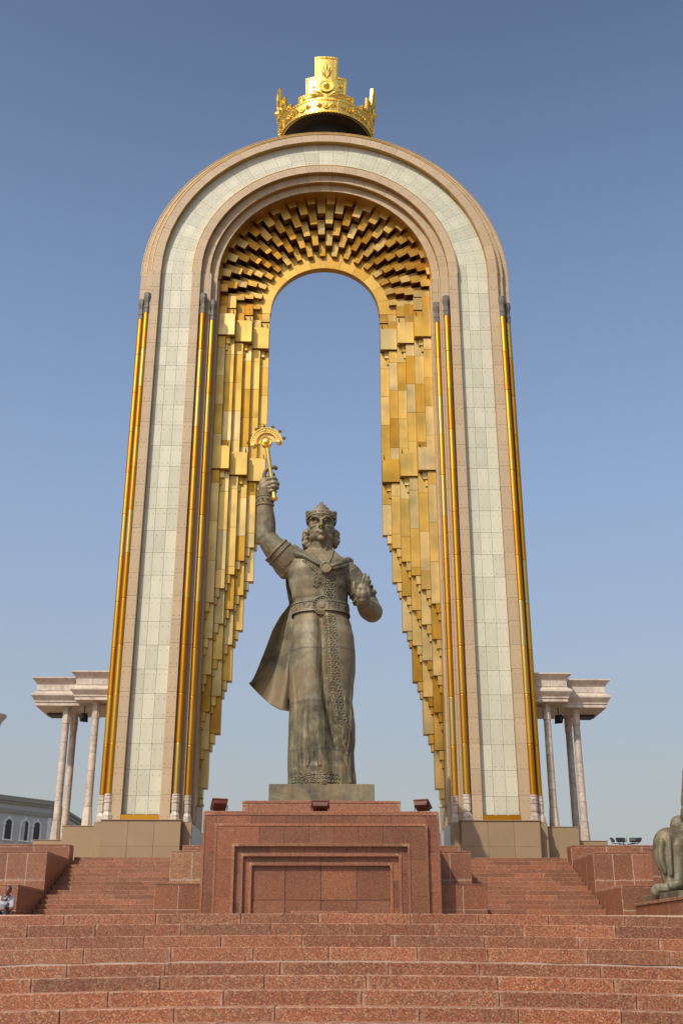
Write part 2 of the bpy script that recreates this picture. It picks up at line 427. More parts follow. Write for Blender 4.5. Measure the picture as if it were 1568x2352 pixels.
for i in range(7):
    box('step_block', -9, 9, 11.9-.4*(i+1), 12.4, -1.72 if i == 6 else -1.7+.002*i, -.668-.15*(i+1), M['granite'], low)
lowcore = box('mortar_bed', -9.5, 9.5, 12.2, 18.2, -1.715, -.9, M['mortar'], low)
# terrace, with its flagstones
ter = tag(box('terrace', -60, 60, 18.25, 34.6, -1.71, ZT-.02, M['mortar']), kind='structure')
for iy in range(8):
    for ix in range(-7, 7):
        box('flagstone', ix*1.5+.004, ix*1.5+1.496, 18.42+iy*2.0, 18.41+iy*2.0+1.985, ZT-.03, ZT-.006, M['granite'], ter, .004)
plat = tag(box('upper_platform', -60, 60, 41.2, 120, -1.7, 3.06, M['base']), kind='structure')

# upper flights, left and right of the pedestal
up = empty('upper_staircase', (0, 37, ZT), kind='structure')
for s in (-1, 1):
    for i in range(16):
        yf = 34.4+.43*i; zt = ZT+.161*(i+1)
        a, b = (4.88, 8.83) if s > 0 else (-8.83, -4.88)
        step_row(up, 'step_block', a, b, yf, zt, .161, .46, M['granite'], 0, .8, 1.5, .006)
    for i in range(16):
        box('mortar_bed', s*4.88, s*8.83, 34.4+.43*i+.03, 41.25, ZT-.05, ZT+.161*(i+1)-.012, M['mortar'], up)

# ------------------------------------------------------------------ red granite parapets
def slabs_front(parent, x0, x1, y, z0, z1, nx, nz, mat, t=.03, zs=None):
    zs = zs or [z0+(z1-z0)*k/nz for k in range(nz+1)]
    for i in range(nx):
        for k in range(len(zs)-1):
            a, b = x0+(x1-x0)*i/nx, x0+(x1-x0)*(i+1)/nx
            box('slab', a+.008, b-.008, y-t-random.uniform(0, .003), y, zs[k]+.007, zs[k+1]-.007, mat, parent, .006)
def slabs_side(parent, x, sgn, y0, y1, z0, z1, ny, nz, mat, t=.03):
    for i in range(ny):
        for k in range(nz):
            a, b = y0+(y1-y0)*i/ny, y0+(y1-y0)*(i+1)/ny
            c, d = z0+(z1-z0)*k/nz, z0+(z1-z0)*(k+1)/nz
            box('slab', x, x+sgn*(t+random.uniform(0, .003)), a+.005, b-.005, c+.005, d-.005, M['granite_side'], parent, .006)
def parapet(label, x0, x1, y0, y1, z0, z1, inner, nx, nz, ny, group, mat='granite'):
    """stair cheek block clad with slabs; inner = sign of the face towards the steps"""
    o = empty('parapet_block', ((x0+x1)/2, (y0+y1)/2, z0), label, 'parapet', group)
    box('core', x0+.006, x1-.006, y0+.006, y1, z0, z1-.04, M['grout_pale'], o, .002)
    slabs_front(o, x0, x1, y0+.03, z0, z1-.05, nx, nz, M[mat])
    xs = x1-.03 if inner > 0 else x0+.03
    slabs_side(o, xs, inner, y0+.005, y1-.005, z0, z1-.05, ny, nz, M[mat])
    xo = x0+.03 if inner > 0 else x1-.03
    slabs_side(o, xo, -inner, y0+.005, y1-.005, z0, z1-.05, ny, nz, M[mat])
    n = max(1, int((x1-x0)/1.4))
    for i in range(n):
        box('coping', x0+(x1-x0)*i/n+.002, x0+(x1-x0)*(i+1)/n-.002, y0-.012, y1, z1-.048, z1, M[mat], o, .008)
    return o
for s, sd in ((-1, 'left'), (1, 'right')):
    X = lambda a, b: (a, b) if s > 0 else (-b, -a)
    g = 'stepped granite parapets'
    parapet('lowest red granite parapet block on the %s of the stairs, beside the %s' % (sd, 'seated man' if s < 0 else 'lion plinth'), *X(8.84, 10.8), 33.75, 36.88, ZT-.1, 1.81, -s, 2, 2, 3, g)
    parapet('middle red granite parapet block beside the %s flight of stairs' % sd, *X(8.84, 10.75), 36.9, 39.98, ZT-.1, 3.0, -s, 3, 3, 3, g)
    parapet('long low red granite wall in front of the %s marble canopy' % sd, *X(8.82, 24), 40.0, 40.65, ZT-.1, 3.48, -s, 12, 3, 1, g)
    parapet('lowest red granite block against the %s side of the pedestal' % sd, *X(3.47, 4.87), 33.75, 36.88, ZT-.1, 1.84, s, 2, 2, 3, g, 'granite_dark')
    parapet('middle red granite block against the %s side of the pedestal, above the lowest one' % sd, *X(3.47, 4.87), 36.9, 39.98, ZT-.1, 3.02, s, 2, 3, 3, g, 'granite_pale' if s < 0 else 'granite')
    parapet('small red granite block behind the %s side of the pedestal, top of its stack' % sd, *X(3.47, 4.87), 40.0, 41.3, ZT-.1, 3.45, s, 1, 3, 1, g)

# ------------------------------------------------------------------ pedestal of the statue
ped = empty('statue_pedestal', (0, 35.5, ZT), 'red granite pedestal with nested recessed frames under the bronze statue', 'pedestal')
GR = M['granite_dark']
PW, PT = 3.46, 3.82
box('core', -PW+.05, PW-.05, 33.25, 39.9, ZT-.1, PT-.05, M['mortar'], ped)
for s in (-1, 1):
    slabs_side(ped, s*(PW-.05), s, 33.26, 39.9, ZT-.1, PT-.05, 6, 4, GR, .05)
# outer border at y 33.0, proud panel, three recesses; every leaf is slabs plus a mitred trim bar
def frame_leaf(x, ztop, y, xi, zi, mat, nz=3, nx=6, t=.34):
    """slabs filling the U-shaped leaf between half-width x / top ztop and the opening xi / zi"""
    z0 = ZT-.1
    for s in (-1, 1):
        zs = [z0+(ztop-z0)*k/nz for k in range(nz+1)]
        for k in range(nz):
            box('slab', s*xi, s*x-s*.002, y, y+t, zs[k]+.003, zs[k+1]-.003, mat, ped, .004)
    for i in range(nx):
        a, b = -xi+2*xi*i/nx, -xi+2*xi*(i+1)/nx
        box('slab', a+.003, b-.003, y, y+t, zi, ztop-.002, mat, ped, .004)
def trim_bar(x, ztop, y, w, mat):
    z0 = ZT-.1
    for s in (-1, 1):
        box('trim_bar', s*(x-w), s*x, y-.02, y+.1, z0, ztop, mat, ped, .008)
    box('trim_bar', -x+w, x-w, y-.02, y+.1, ztop-w, ztop, mat, ped, .008)
box('slab', -PW, PW, 33.02, 33.3, PT-.05, PT, M['granite'], ped)
frame_leaf(PW, PT-.052, 33.02, 3.08, 3.43, GR)
trim_bar(PW, PT-.053, 33.02, .07, M['granite'])
frame_leaf(3.10, 3.45, 32.90, 2.52, 2.83, GR, 3, 7)
trim_bar(3.10, 3.45, 32.90, .07, M['granite'])
frame_leaf(2.56, 2.87, 33.01, 2.27, 2.56, GR, 3, 6, .24)
trim_bar(2.58, 2.89, 32.893, .08, M['granite'])
frame_leaf(2.30, 2.59, 33.10, 2.02, 2.30, GR, 3, 6, .16)
trim_bar(2.33, 2.62, 33.0, .08, M['granite'])
slabs_front(ped, -2.06, 2.06, 33.24, ZT-.1, 2.34, 4, 3, GR, .05, [ZT-.1, 1.35, 2.34])
trim_bar(2.08, 2.37, 33.09, .08, M['granite'])
for i in range(6):
    box('slab', -PW+2*PW*i/6+.003, -PW+2*PW*(i+1)/6-.003, 33.31, 39.9, PT-.05, PT-.001, GR, ped, .004)
# upper tier
box('upper_tier', -2.40, 2.40, 34.32, 38.9, PT-.02, 4.20, GR, ped)
box('trim_bar', -2.43, 2.43, 34.29, 38.93, 4.2, 4.28, M['granite'], ped, .012)
box('slab', -2.42, 2.42, 34.302, 34.32, PT-.01, 4.19, M['granite'], ped, .004)
box('sill', -.85, .75, 32.84, 32.9, .98, 1.05, M['granite'], ped, .008)

# ------------------------------------------------------------------ the arch
AY, ZS = 42.0, 28.8                    # front plane, springing height
ZB = 4.47                              # top of the stone plinth under the piers
arch = empty('monumental_arch', (0, 44.7, 3.08), 'tall round arch of pale tiles and tan stone lined with stepped gold sheets', 'arch')
def pier(name, s, r0, r1, d0, d1, z0, z1, mat, c=.006, extra=None):
    return box(name, s*r0, s*r1, AY+d0, AY+d1, z0, z1, mat, arch, c, extra)
# plinths
for s in (-1, 1):
    for i in range(3):
        a, b = 5.18+(8.08-5.18)*i/3, 5.18+(8.08-5.18)*(i+1)/3
        pier('plinth_slab', s, a+.003, b-.003, -.42, .1, 3.55, ZB, M['base'])
        pier('plinth_slab', s, a+.003, b-.003, -.435, .1, 3.06, 3.545, M['base'])
    for i in range(8):
        a, b = -.4+6.3*i/8, -.4+6.3*(i+1)/8
        box('plinth_slab', s*8.055, s*8.10, AY+a+.003, AY+b-.003, 3.06, ZB-.003, M['base'], arch)
    pier('plinth_core', s, 5.2, 8.06, .1, 5.6, 3.06, ZB-.004, M['base'])
    pier('plinth_slab', s, 4.83, 5.17, .04, 5.4, 3.06, ZB-.02, M['base'])
    pier('plinth_slab', s, 8.1, 8.46, .04, 5.4, 3.06, ZB-.02, M['base'])
    for i in range(5):
        pier('side_sheet', s, 4.805, 4.829, .1+1.05*i, 1.14+1.05*i, 3.07, ZB-.06, M['zinc'])
    pier('plinth_cap', s, 5.13, 8.13, -.46, .0, ZB, ZB+.03, M['base'])
# cores
for s in (-1, 1):
    pier('pier_core', s, 5.67, 7.9, .34, 5.2, ZB, ZS, M['core'])
    pier('pier_core', s, 5.02, 5.67, 1.06, 4.6, ZB, ZS, M['core'])
    pier('pier_core', s, 7.9, 8.42, .95, 4.6, ZB, ZS, M['core'])
    pier('side_wall', s, 4.95, 5.02, 2.4, 4.6, ZB, ZS, M['tan'])
    for i in range(24):
        z0 = ZB if i == 0 else 5.44+.977*(i-1); z1 = min(5.44+.977*i, ZS)
        pier('frame_stone', s, 5.02, 5.42, 4.9, 5.5, z0+.003, z1-.003, M['tan'])
        pier('frame_stone', s, 5.42, 6.0, 5.2, 5.6, z0+.003, z1-.003, M['tan'])
cg = MB()
for r0, r1, d0, d1 in ((5.67,7.9,.34,5.2),(5.02,5.67,1.06,4.6),(7.9,8.42,.95,4.6)):
    cg.add(polar_geo(r0, r1, -math.pi/2, math.pi/2, d0, d1, 64))
cg.build('arch_core', M['core'], arch, (0, AY, ZS), local=True)
bk = MB()
for r0, r1, d0, d1 in ((5.0,5.42,4.9,5.5),(5.42,7.95,5.2,5.6),(7.95,8.42,4.6,5.3)):
    bk.add(polar_geo(r0, r1, -math.pi/2, math.pi/2, d0, d1, 64))
bk.build('rear_archivolt', M['tan'], arch, (0, AY, ZS), local=True)
# rows of facing
zj = [ZB+.035]+[5.44+.977*i for i in range(24)]
zj = [z for z in zj if z < ZS-.3]+[ZS]
TW = (7.47-6.06)/3
for s in (-1, 1):
    for k in range(len(zj)-1):
        a, b = zj[k], zj[k+1]
        lo = a if k else ZB+.27
        for i in range(3):
            pier('white_tile', s, 6.065+TW*i+.004, 6.065+TW*(i+1)-.004, .27, .34, lo+.004, b-.004, M['white'], .005, 'studs')
        for r0, r1 in ((5.66,6.05),(7.485,7.88)):
            pier('frame_stone', s, r0, r1, random.uniform(0,.004), .5, a+.02+.003 if k else a, b+.02-.003, M['tan'], .006, 'studs')
        # noses between the gilt columns
        pier('nose_stone', s, 5.27, 5.655, .24, 1.2, a+.002, b-.002, M['tan'])
        pier('nose_stone', s, 5.19, 5.265, .22, 1.2, a+.012, b+.008, M['tan'])
        pier('nose_stone', s, 4.95, 5.185, .60, 1.3, a+.002, b-.002, M['tan'])
        pier('nose_stone', s, 4.86, 4.945, .76, 1.36, a+.012, b+.008, M['tan'])
        pier('nose_stone', s, 7.885, 8.14, .24, 1.2, a+.002, b-.002, M['tan'])
        pier('nose_stone', s, 8.145, 8.42, .58, 1.3, a+.002, b-.002, M['tan'])
    pier('gold_sill', s, 6.05, 7.49, .03, .33, ZB+.035, ZB+.26, M['tubegold'], .01)
    for i in range(3):
        pier('sill_vent', s, 6.12+.47*i, 6.5+.47*i, .1, .27, ZB+.262, ZB+.285, M['black'])
    # blocks above the capitals
    for r0, r1, d in ((5.29,5.65,.26),(4.94,5.28,.52),(7.89,8.16,.26),(8.17,8.46,.52)):
        for za, zb in ((27.5+(.0 if d < .4 else -.18), 28.1),(28.105,ZS)):
            pier('frame_stone', s, r0+.002, r1-.002, d, 1.3, za, zb-.003, M['tan'], .006)
# curved part: wedge stones and tiles, rotated copies of one shape per ring
NW = 31; dph = math.pi/NW
for r0, r1, d0, d1, mat, nm, off in ((7.485,7.88,0,.5,'tan','frame_stone',.5),(5.66,6.05,0,.5,'tan','frame_stone',.5),(5.29,5.65,.26,1.3,'tan','frame_stone',0),(4.94,5.28,.52,1.3,'tan','frame_stone',.5),(7.89,8.16,.26,1.3,'tan','frame_stone',0),(8.17,8.46,.52,1.3,'tan','frame_stone',.5)):
    vs, fs = polar_geo(r0, r1, -dph/2+.004/r0, dph/2-.004/r0, d0, d1, 1)
    for px in (-.25, .25): stud(vs, fs, px*dph*r0, d0, (r0+r1)/2, .02)
    me = fixn(mesh(nm, vs, fs, M[mat]))
    for i in range(NW):
        inst(nm, me, arch, (0, AY+random.uniform(0,.005), ZS), (0, -math.pi/2+(i+.5)*dph, 0))
for q in range(3):
    r0 = 6.065+TW*q
    vs, fs = polar_geo(r0+.004, r0+TW-.004, -dph/2+.005/r0, dph/2-.005/r0, .27, .34, 1)
    for px in (-.26, .26):
        for pz in (.25, .75): stud(vs, fs, px*dph*r0, .27, r0+TW*pz, .02)
    me = fixn(mesh('white_tile', vs, fs, M['white']))
    for i in range(NW):
        inst('white_tile', me, arch, (0, AY, ZS), (0, -math.pi/2+(i+.5)*dph, 0))
# gilt soffits and edge trims of the archivolts
def soffit(r, d0, d1, t=.012, n=32, a0=-90, a1=90, z=ZS):
    MB().add(polar_geo(r-t, r, R(a0), R(a1), d0, d1, n)).build('gilt_soffit', M['trim'], arch, (0, AY, z), local=True)
soffit(7.483, .02, .27); soffit(5.658, .02, .5); soffit(5.288, .28, 1.0); soffit(4.938, .54, 2.2)
soffit(6.075, -.015, .26, .018); soffit(7.90, -.02, .3, .014); soffit(8.176, .24, .6, .014); soffit(8.476, .5, 1.6, .014)
for s in (-1, 1):   # inner gold returns of the straight part
    pier('gilt_return', s, 4.85, 4.862, .9, 1.5, 5.2, ZS, M['trim'])

# gilt columns
cap_prof = [(-.1,.128),(-.06,.14),(.1,.14),(.12,.125),(.16,.125),(.17,.142),(.30,.142),(.32,.118),(.45,.118),(.68,.165),(.72,.172),(.86,.172),(.87,.16),(.96,.16)]
base_prof = [(0,.21),(.10,.21),(.11,.185),(.2,.185),(.3,.14),(.36,.13),(.37,.15),(.62,.15),(.63,.135),(.66,.16),(.74,.16),(.76,.135),(.79,.155),(.87,.155),(.89,.135),(.92,.15),(.98,.15)]
me_cap = fixn(mesh('capital', *lathe_geo(cap_prof, 8, ph=R(22.5)), M['capital']))
me_base = fixn(mesh('column_base', *lathe_geo(base_prof, 8, ph=R(22.5)), M['marble']))
SEG = 1.93
vs, fs = lathe_geo([(0,.114),(.012,.124),(.03,.124),(SEG-.03,.124),(SEG-.012,.124),(SEG,.114)], 24)
me_seg = mesh('shaft_segment', vs, fs, M['tubegold']); fixn(me_seg)
for p in me_seg.polygons: p.use_smooth = len(p.vertices) == 4
for s in (-1, 1):
    for r, d, dz in ((5.475,.05,0),(5.075,.36,-.02),(7.995,.05,0),(8.285,.36,-.02)):
        zt = 26.6-(.16 if d > .2 else 0)
        core = inst('gilt_column', mesh('gilt_column', *lathe_geo([(0,.11),(zt-ZB-.9,.11)], 12), M['tubegold']), arch, (s*r, AY+d, ZB+.95+dz))
        inst('column_base', me_base, core, (s*r, AY+d, ZB+.03+dz))
        inst('capital', me_cap, core, (s*r, AY+d, zt))
        z = ZB+1.0+dz-random.uniform(0, .3); z = ZB+1.0+dz; n = 0
        L = (zt-z)/11
        for i in range(11):
            o = inst('shaft_segment', me_seg, core, (s*r, AY+d, z+L*i)); o.scale = (1, 1, (L-.004)/SEG)

# gold lining: six vertical strips each side, stepping inwards and back
RS = [4.86, 4.51, 4.11, 3.73, 3.35, 2.97, 2.58]
DD = [1.15, 1.35, 1.55, 1.75, 1.95, 2.15]
BACK = 2.45
def strip(s, k, z0, z1, dd=0, nm='gold_sheet', f0=0, f1=1, mat='sheet', back=None):
    """f0..f1: part of the strip's width counted from its outer edge"""
    ro, ri = RS[k], RS[k+1]
    a, b = ro+(ri-ro)*f0, ro+(ri-ro)*f1
    return pier(nm, s, b+.0015, a-.0015, DD[k]+dd, (back or BACK)+.002*k, z0+.0025, z1-.0025, M[mat], .006)
def corbels(s, k, z, dd, h1=.38, h2=.31):
    strip(s, k, z-h1, z, dd+.03, 'gold_corbel', 0, .5)
    strip(s, k, z-h1-h2, z-h1, dd+.07, 'gold_corbel', 0, .26)
def zend(k, m): return 13.36+.68*k-1.48*m
B1, B2 = (26.1, 27.22), (19.4, 20.5)
TZ = [28.44, 28.34, 28.25, 28.14, 28.03, 27.9]     # springing height of each tier of the vault
for s in (-1, 1):
    for k in range(6):
        # between the two bands
        zs = [B2[1]+.02]
        z = B1[0]-.02-.06*(k-k % 2); ztop2 = B2[1]+.02-.06*(k-k % 2)
        cuts = [z-(.62 if k % 2 == 0 else .85)]
        while cuts[-1]-1.45 > B2[1]+.2: cuts.append(cuts[-1]-1.45)
        zz = [z]+cuts+[ztop2]
        for a, b in zip(zz, zz[1:]): strip(s, k, b, a, random.uniform(-.006,.006))
        # from the lower band down to the strip's first end
        z = B2[0]-.02-.06*(k-k % 2); zz = [z, z-.62 if k % 2 == 0 else z-.95]
        while zz[-1]-1.78 > zend(k,0)+.25: zz.append(zz[-1]-1.78)
        zz.append(zend(k,0))
        for a, b in zip(zz, zz[1:]): strip(s, k, b, a, random.uniform(-.006,.006))
        # overlapping leaves below
        for m in range(0, 6-k):
            if m: strip(s, k, zend(k,m), zend(k,m-1)+.04, .16*m+random.uniform(-.006,.006))
            corbels(s, k, zend(k,m), .16*m)
    strip(s, 0, ZB+.9, zend(0,5)-.6, 1.5, 'pale_sheet', 0, .35, 'zinc')
    # the two bands of square panels, each over a pair of strips, with a hook on top
    for (y0, y1) in (B1, B2):
        for p in (0, 2, 4):
            z0, z1 = y0-.06*p, y1-.06*p
            pier('gold_panel', s, RS[p+2]+.004, RS[p]-.004, DD[p]-.09, BACK+.02, z0, z1, M['sheet'], .008)
            corbels(s, p+1, z0, -.12, .36, .32)
            hx = s*(RS[p+2]+.09)
            h = MB().box(hx-.02, hx+.02, AY+DD[p]-.06, AY+DD[p]-.02, z1, z1+.2, .002)
            h.box(hx-.02, hx+.02, AY+DD[p]-.16, AY+DD[p]-.02, z1+.02, z1+.06, .002)
            h.build('hook', M['black'], arch, (hx, AY+DD[p], z1))
    # staggered boxes above the upper band
    for k in range(6):
        e = k % 2 == 0
        zq = B1[1]+.01-.06*(k-k % 2); zc = TZ[min(k,5)]
        strip(s, k, zq, zq+.45, 0 if e else .03, 'gold_block', mat='vault')
        strip(s, k, zq+.45, zc, .18 if e else -.02, 'gold_block', mat='vault')
# vault: 34 wedges of blocks, alternate wedges shifted by one tier
RT = [4.52, 4.15, 3.77, 3.39, 3.04]; DT = [1.15, 1.35, 1.55, 1.75, 1.95]
NV = 34; dv = math.pi/NV
tier = {}
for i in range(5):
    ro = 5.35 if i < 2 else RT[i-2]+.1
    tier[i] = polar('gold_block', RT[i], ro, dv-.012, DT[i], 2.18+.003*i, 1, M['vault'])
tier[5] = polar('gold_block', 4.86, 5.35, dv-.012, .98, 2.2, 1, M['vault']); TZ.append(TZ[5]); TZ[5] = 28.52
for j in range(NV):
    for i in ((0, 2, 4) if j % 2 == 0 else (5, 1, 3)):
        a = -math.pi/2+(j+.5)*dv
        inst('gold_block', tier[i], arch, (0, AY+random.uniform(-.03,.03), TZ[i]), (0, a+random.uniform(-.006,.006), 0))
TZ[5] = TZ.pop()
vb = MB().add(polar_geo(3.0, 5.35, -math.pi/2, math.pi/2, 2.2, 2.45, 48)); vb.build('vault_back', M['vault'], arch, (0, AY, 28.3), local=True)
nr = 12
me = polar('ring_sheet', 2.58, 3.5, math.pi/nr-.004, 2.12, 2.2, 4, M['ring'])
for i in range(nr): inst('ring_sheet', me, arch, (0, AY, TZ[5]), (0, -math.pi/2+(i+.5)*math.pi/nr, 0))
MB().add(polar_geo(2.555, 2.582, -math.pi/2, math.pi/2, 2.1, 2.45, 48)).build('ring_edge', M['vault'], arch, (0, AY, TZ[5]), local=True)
# small pale plate at the very top, in front of the crown
box('top_plate', -.55, .55, AY+.6, AY+.7, ZS+8.46, ZS+8.55, M['zinc'], arch)

# ------------------------------------------------------------------ crowns
CT = Matrix.Identity(3)                # tilt of the crown being built
def surf(c, R0, R1, H, a, z, o=0):
    """point on the flaring crown wall; angle 0 faces the camera"""
    r = R0+(R1-R0)*z/H+o
    return Vector(c)+CT @ Vector((r*math.sin(a), -r*math.cos(a), z))
def patch(c, R0, R1, H, a0, a1, z0, z1, t, n, o=0):
    vs, fs = [], []
    for i in range(n+1):
        a = a0+(a1-a0)*i/n
        vs += [surf(c,R0,R1,H,a,z0,o), surf(c,R0,R1,H,a,z1,o), surf(c,R0,R1,H,a,z1,o-t), surf(c,R0,R1,H,a,z0,o-t)]
    for i in range(n):
        b = 4*i; d = b+4
        for j in range(4): fs.append([b+j, b+(j+1)%4, d+(j+1)%4, d+j])
    fs += [[3,2,1,0],[4*n,4*n+1,4*n+2,4*n+3]]
    return vs, fs
def crown(root, c, k, mat, beads=True, T0=[(34.5,.86,1.25),(24,1.25,2.2),(12.6,2.2,3.4)], full=True, low=.8):
    """band with four stepped merlons, beaded edges, rosettes and leaves; k = scale (1 = the big one)"""
    R0, R1, H = 2.50*k, 2.74*k, 3.4*k
    q = lambda a0,a1,z0,z1,t=.1,n=8,o=0: patch(c,R0,R1,H,R(a0),R(a1),z0*k,z1*k,t*k,n,o*k)
    MB().add(q(-180,180,0,.86,.12,64)).build('band', mat, root, c)
    bd = MB()
    cur = [None]
    def bead(a, z, r=.045, tgt=None):
        p = surf(c,R0,R1,H,R(a),z*k,.03*k); (tgt or bd).ell(p, (r*k,r*k,r*k), n=6, m=4)
    def rib(a0,a1,z0,z1): bd.add(q(a0,a1,z0,z1,.06,max(1,int(abs(a1-a0)/5)),.022))
    def rosette(a, z, r):
        n0 = CT @ Matrix.Rotation(R(a),3,'Z') @ Matrix.Rotation(R(90),3,'X')
        p = surf(c,R0,R1,H,R(a),z*k,0)
        g = lathe_geo([(0,r*k),(.06*k,r*k),(.06*k,.82*r*k),(.03*k,.74*r*k),(.03*k,.45*r*k),(.11*k,.38*r*k),(.2*k*r/.4+.02*k,.2*r*k),(.22*k*r/.4+.02*k,.02*k)],16)
        MB().add(([p+n0 @ Vector(v) for v in g[0]], g[1])).build('rosette', mat, root, p)
    def leaf(a, z, ang, L, w):
        """pointed leaf lying on the wall, growing from (a, z) at angle ang from vertical"""
        rr = (R0+R1)/2
        pts = []
        for (t, s_, o) in ((0,0,.02),(.45,-.5,.02),(1,0,.02),(.45,.5,.02),(.5,0,.10)):
            dx = L*t*math.sin(R(ang))+s_*w*math.cos(R(ang)); dz = L*t*math.cos(R(ang))-s_*w*math.sin(R(ang))
            pts.append(surf(c,R0,R1,H,R(a)+dx*k/rr,(z+dz)*k,o*k))
        cur[0].add((pts, [[0,1,4],[1,2,4],[2,3,4],[3,0,4],[0,3,2,1]]))
    rib(-180,180,0,.11); rib(-180,180,.75,.86)
    nb = 96
    if beads:
        for i in range(nb):
            bead(-180+360*(i+.5)/nb, .055); bead(-180+360*(i+.5)/nb, .805)
    for A in (0, 80, 180, -80):
        kz = 1 if A in (0, 180) else low
        T = [(a_, .86+(b_-.86)*kz, .86+(c_-.86)*kz) for a_, b_, c_ in T0]
        mm = MB()
        for ha, z0, z1 in T: mm.add(q(A-ha,A+ha,z0-.01,z1,.10,8))
        mm.build('merlon', mat, root, surf(c,R0,R1,H,R(A),.86*k))
        for i, (ha, z0, z1) in enumerate(T):
            w = 2.6; nh = T[i+1][0] if i < 2 else 0
            for s in (-1, 1):
                rib(*sorted((A+s*ha, A+s*(ha-w))), z0, z1)
                rib(*sorted((A+s*ha, A+s*max(nh-w,0))), z1-.12, z1)
                if beads:
                    n = int((z1-z0)/.125)
                    for b in range(n): bead(A+s*(ha-w/2), z0+.06+(z1-z0-.06)*b/n)
                    n = max(2, int((ha-nh)/2.7))
                    for b in range(n): bead(A+s*(nh+(ha-nh)*(b+.3)/n), z1-.06)
        # joints of the band
        for s in (-45, -14.5, 14.5):
            rib(A+s-1.2, A+s+1.2, .1, .76)
            if beads:
                for b in range(5): bead(A+s, .16+.12*b, .035)
        rosette(A, .42, .2); rosette(A-30, .42, .19); rosette(A+30, .42, .19)
        for s in (-1, 1):
            for (a0, ang, z) in ((A+s*4.6, 90*s, .43),(A+s*(30-4.6), -90*s, .43),(A+s*34.6, 90*s, .43)):
                cur[0] = MB(); leaf(a0, z, ang, .42, .2); leaf(a0, z, ang+s*38, .30, .1); leaf(a0, z, ang-s*38, .30, .1)
                cur[0].build('palmette', mat, root, surf(c,R0,R1,H,R(a0),z*k))
            if full: rosette(A+s*16, 1.72, .12); rosette(A+s*27.5, 1.05, .1)
        if not full: continue
        rosette(A, 1.62, .40)
        cur[0] = MB()
        for ang, L, w in ((0,1.05,.26),(24,.72,.2),(-24,.72,.2),(12,.9,.2),(-12,.9,.2)): leaf(A, 2.1, ang, L, w)
        cur[0].build('palmette', mat, root, surf(c,R0,R1,H,R(A),2.1*k))
        for s in (-1, 1):
            cur[0] = MB()
            for ang, L, w in ((58,.85,.24),(76,1.1,.24),(90,1.2,.16)): leaf(A+s*2, 1.0, s*ang, L, w)
            cur[0].build('palmette', mat, root, surf(c,R0,R1,H,R(A+s*2),1.0*k))
    tag(bd.build('beaded_border', mat, root, c), kind='stuff')
    return R0
cc = (0, 44.75, 38.42)
cr = empty('crown_sculpture', cc, 'giant golden stepped crown standing on top of the arch', 'sculpture')
crown(cr, cc, .945, M['crown'], True, [(34.5,.86,1.25),(24,1.25,2.25),(12.6,2.25,3.5)])
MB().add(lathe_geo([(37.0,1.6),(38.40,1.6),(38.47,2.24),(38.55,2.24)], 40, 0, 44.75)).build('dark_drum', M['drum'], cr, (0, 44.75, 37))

# ------------------------------------------------------------------ bronze statue
BZ = M['bronze']
st = empty('bronze_statue', (0, 36, 4.41), 'weathered bronze statue of a crowned robed man raising his right arm', 'statue')
box('statue_base', -1.67, 1.67, 35.2, 37.6, 4.285, 4.91, BZ, st, .015)
prof = [(1803,662,817,.86),(1790,662,816,.85),(1765,661,813,.84),(1735,661,812,.84),(1706,662,815,.86),(1672,663,815,.87),(1645,664,812,.86),(1613,666,808,.84),(1580,665,811,.85),(1541,664,815,.86),(1509,665,815,.86),(1470,668,812,.84),(1440,671,806,.80),(1420,674,799,.75),(1403,675,797,.71),(1388,675,796,.70),(1370,670,796,.71),(1340,663,800,.76),(1318,655,806,.78),(1300,654,806,.73),(1289,660,796,.63),(1280,676,784,.53),(1272,692,773,.44),(1262,706,765,.37)]
YC = 36.15
rings = []
for v, ul, ur, b in prof:
    pl, pr_ = at(ul, v, YC), at(ur, v, YC); rings.append((pl.z, (pl.x+pr_.x)/2, (pr_.x-pl.x)/2, b))
rings.sort(); rings[0] = (4.9, *rings[0][1:])
def ring_at(z):
    for i in range(len(rings)-1):
        if rings[i][0] <= z <= rings[i+1][0]:
            t = (z-rings[i][0])/(rings[i+1][0]-rings[i][0]); t2 = t*t*(3-2*t)
            return [rings[i][j]+(rings[i+1][j]-rings[i][j])*t2 for j in (1,2,3)]
    return rings[-1][1:] if z > rings[0][0] else rings[0][1:]
edge_px = [(1300,748),(1340,744),(1400,744),(1450,749),(1500,751),(1560,755),(1600,760),(1640,768),(1680,780),(1720,793),(1750,805),(1775,813)]
edge = sorted([(at(u,v,35.3).z, at(u,v,35.3).x) for v,u in edge_px])
def edge_x(z):
    if z <= edge[0][0]: return edge[0][1]
    for i in range(len(edge)-1):
        if edge[i][0] <= z <= edge[i+1][0]:
            t = (z-edge[i][0])/(edge[i+1][0]-edge[i][0]); return edge[i][1]+(edge[i+1][1]-edge[i][1])*t
    return edge[-1][1]
def sst(a, b, x): t = max(0, min(1, (x-a)/(b-a))); return t*t*(3-2*t)
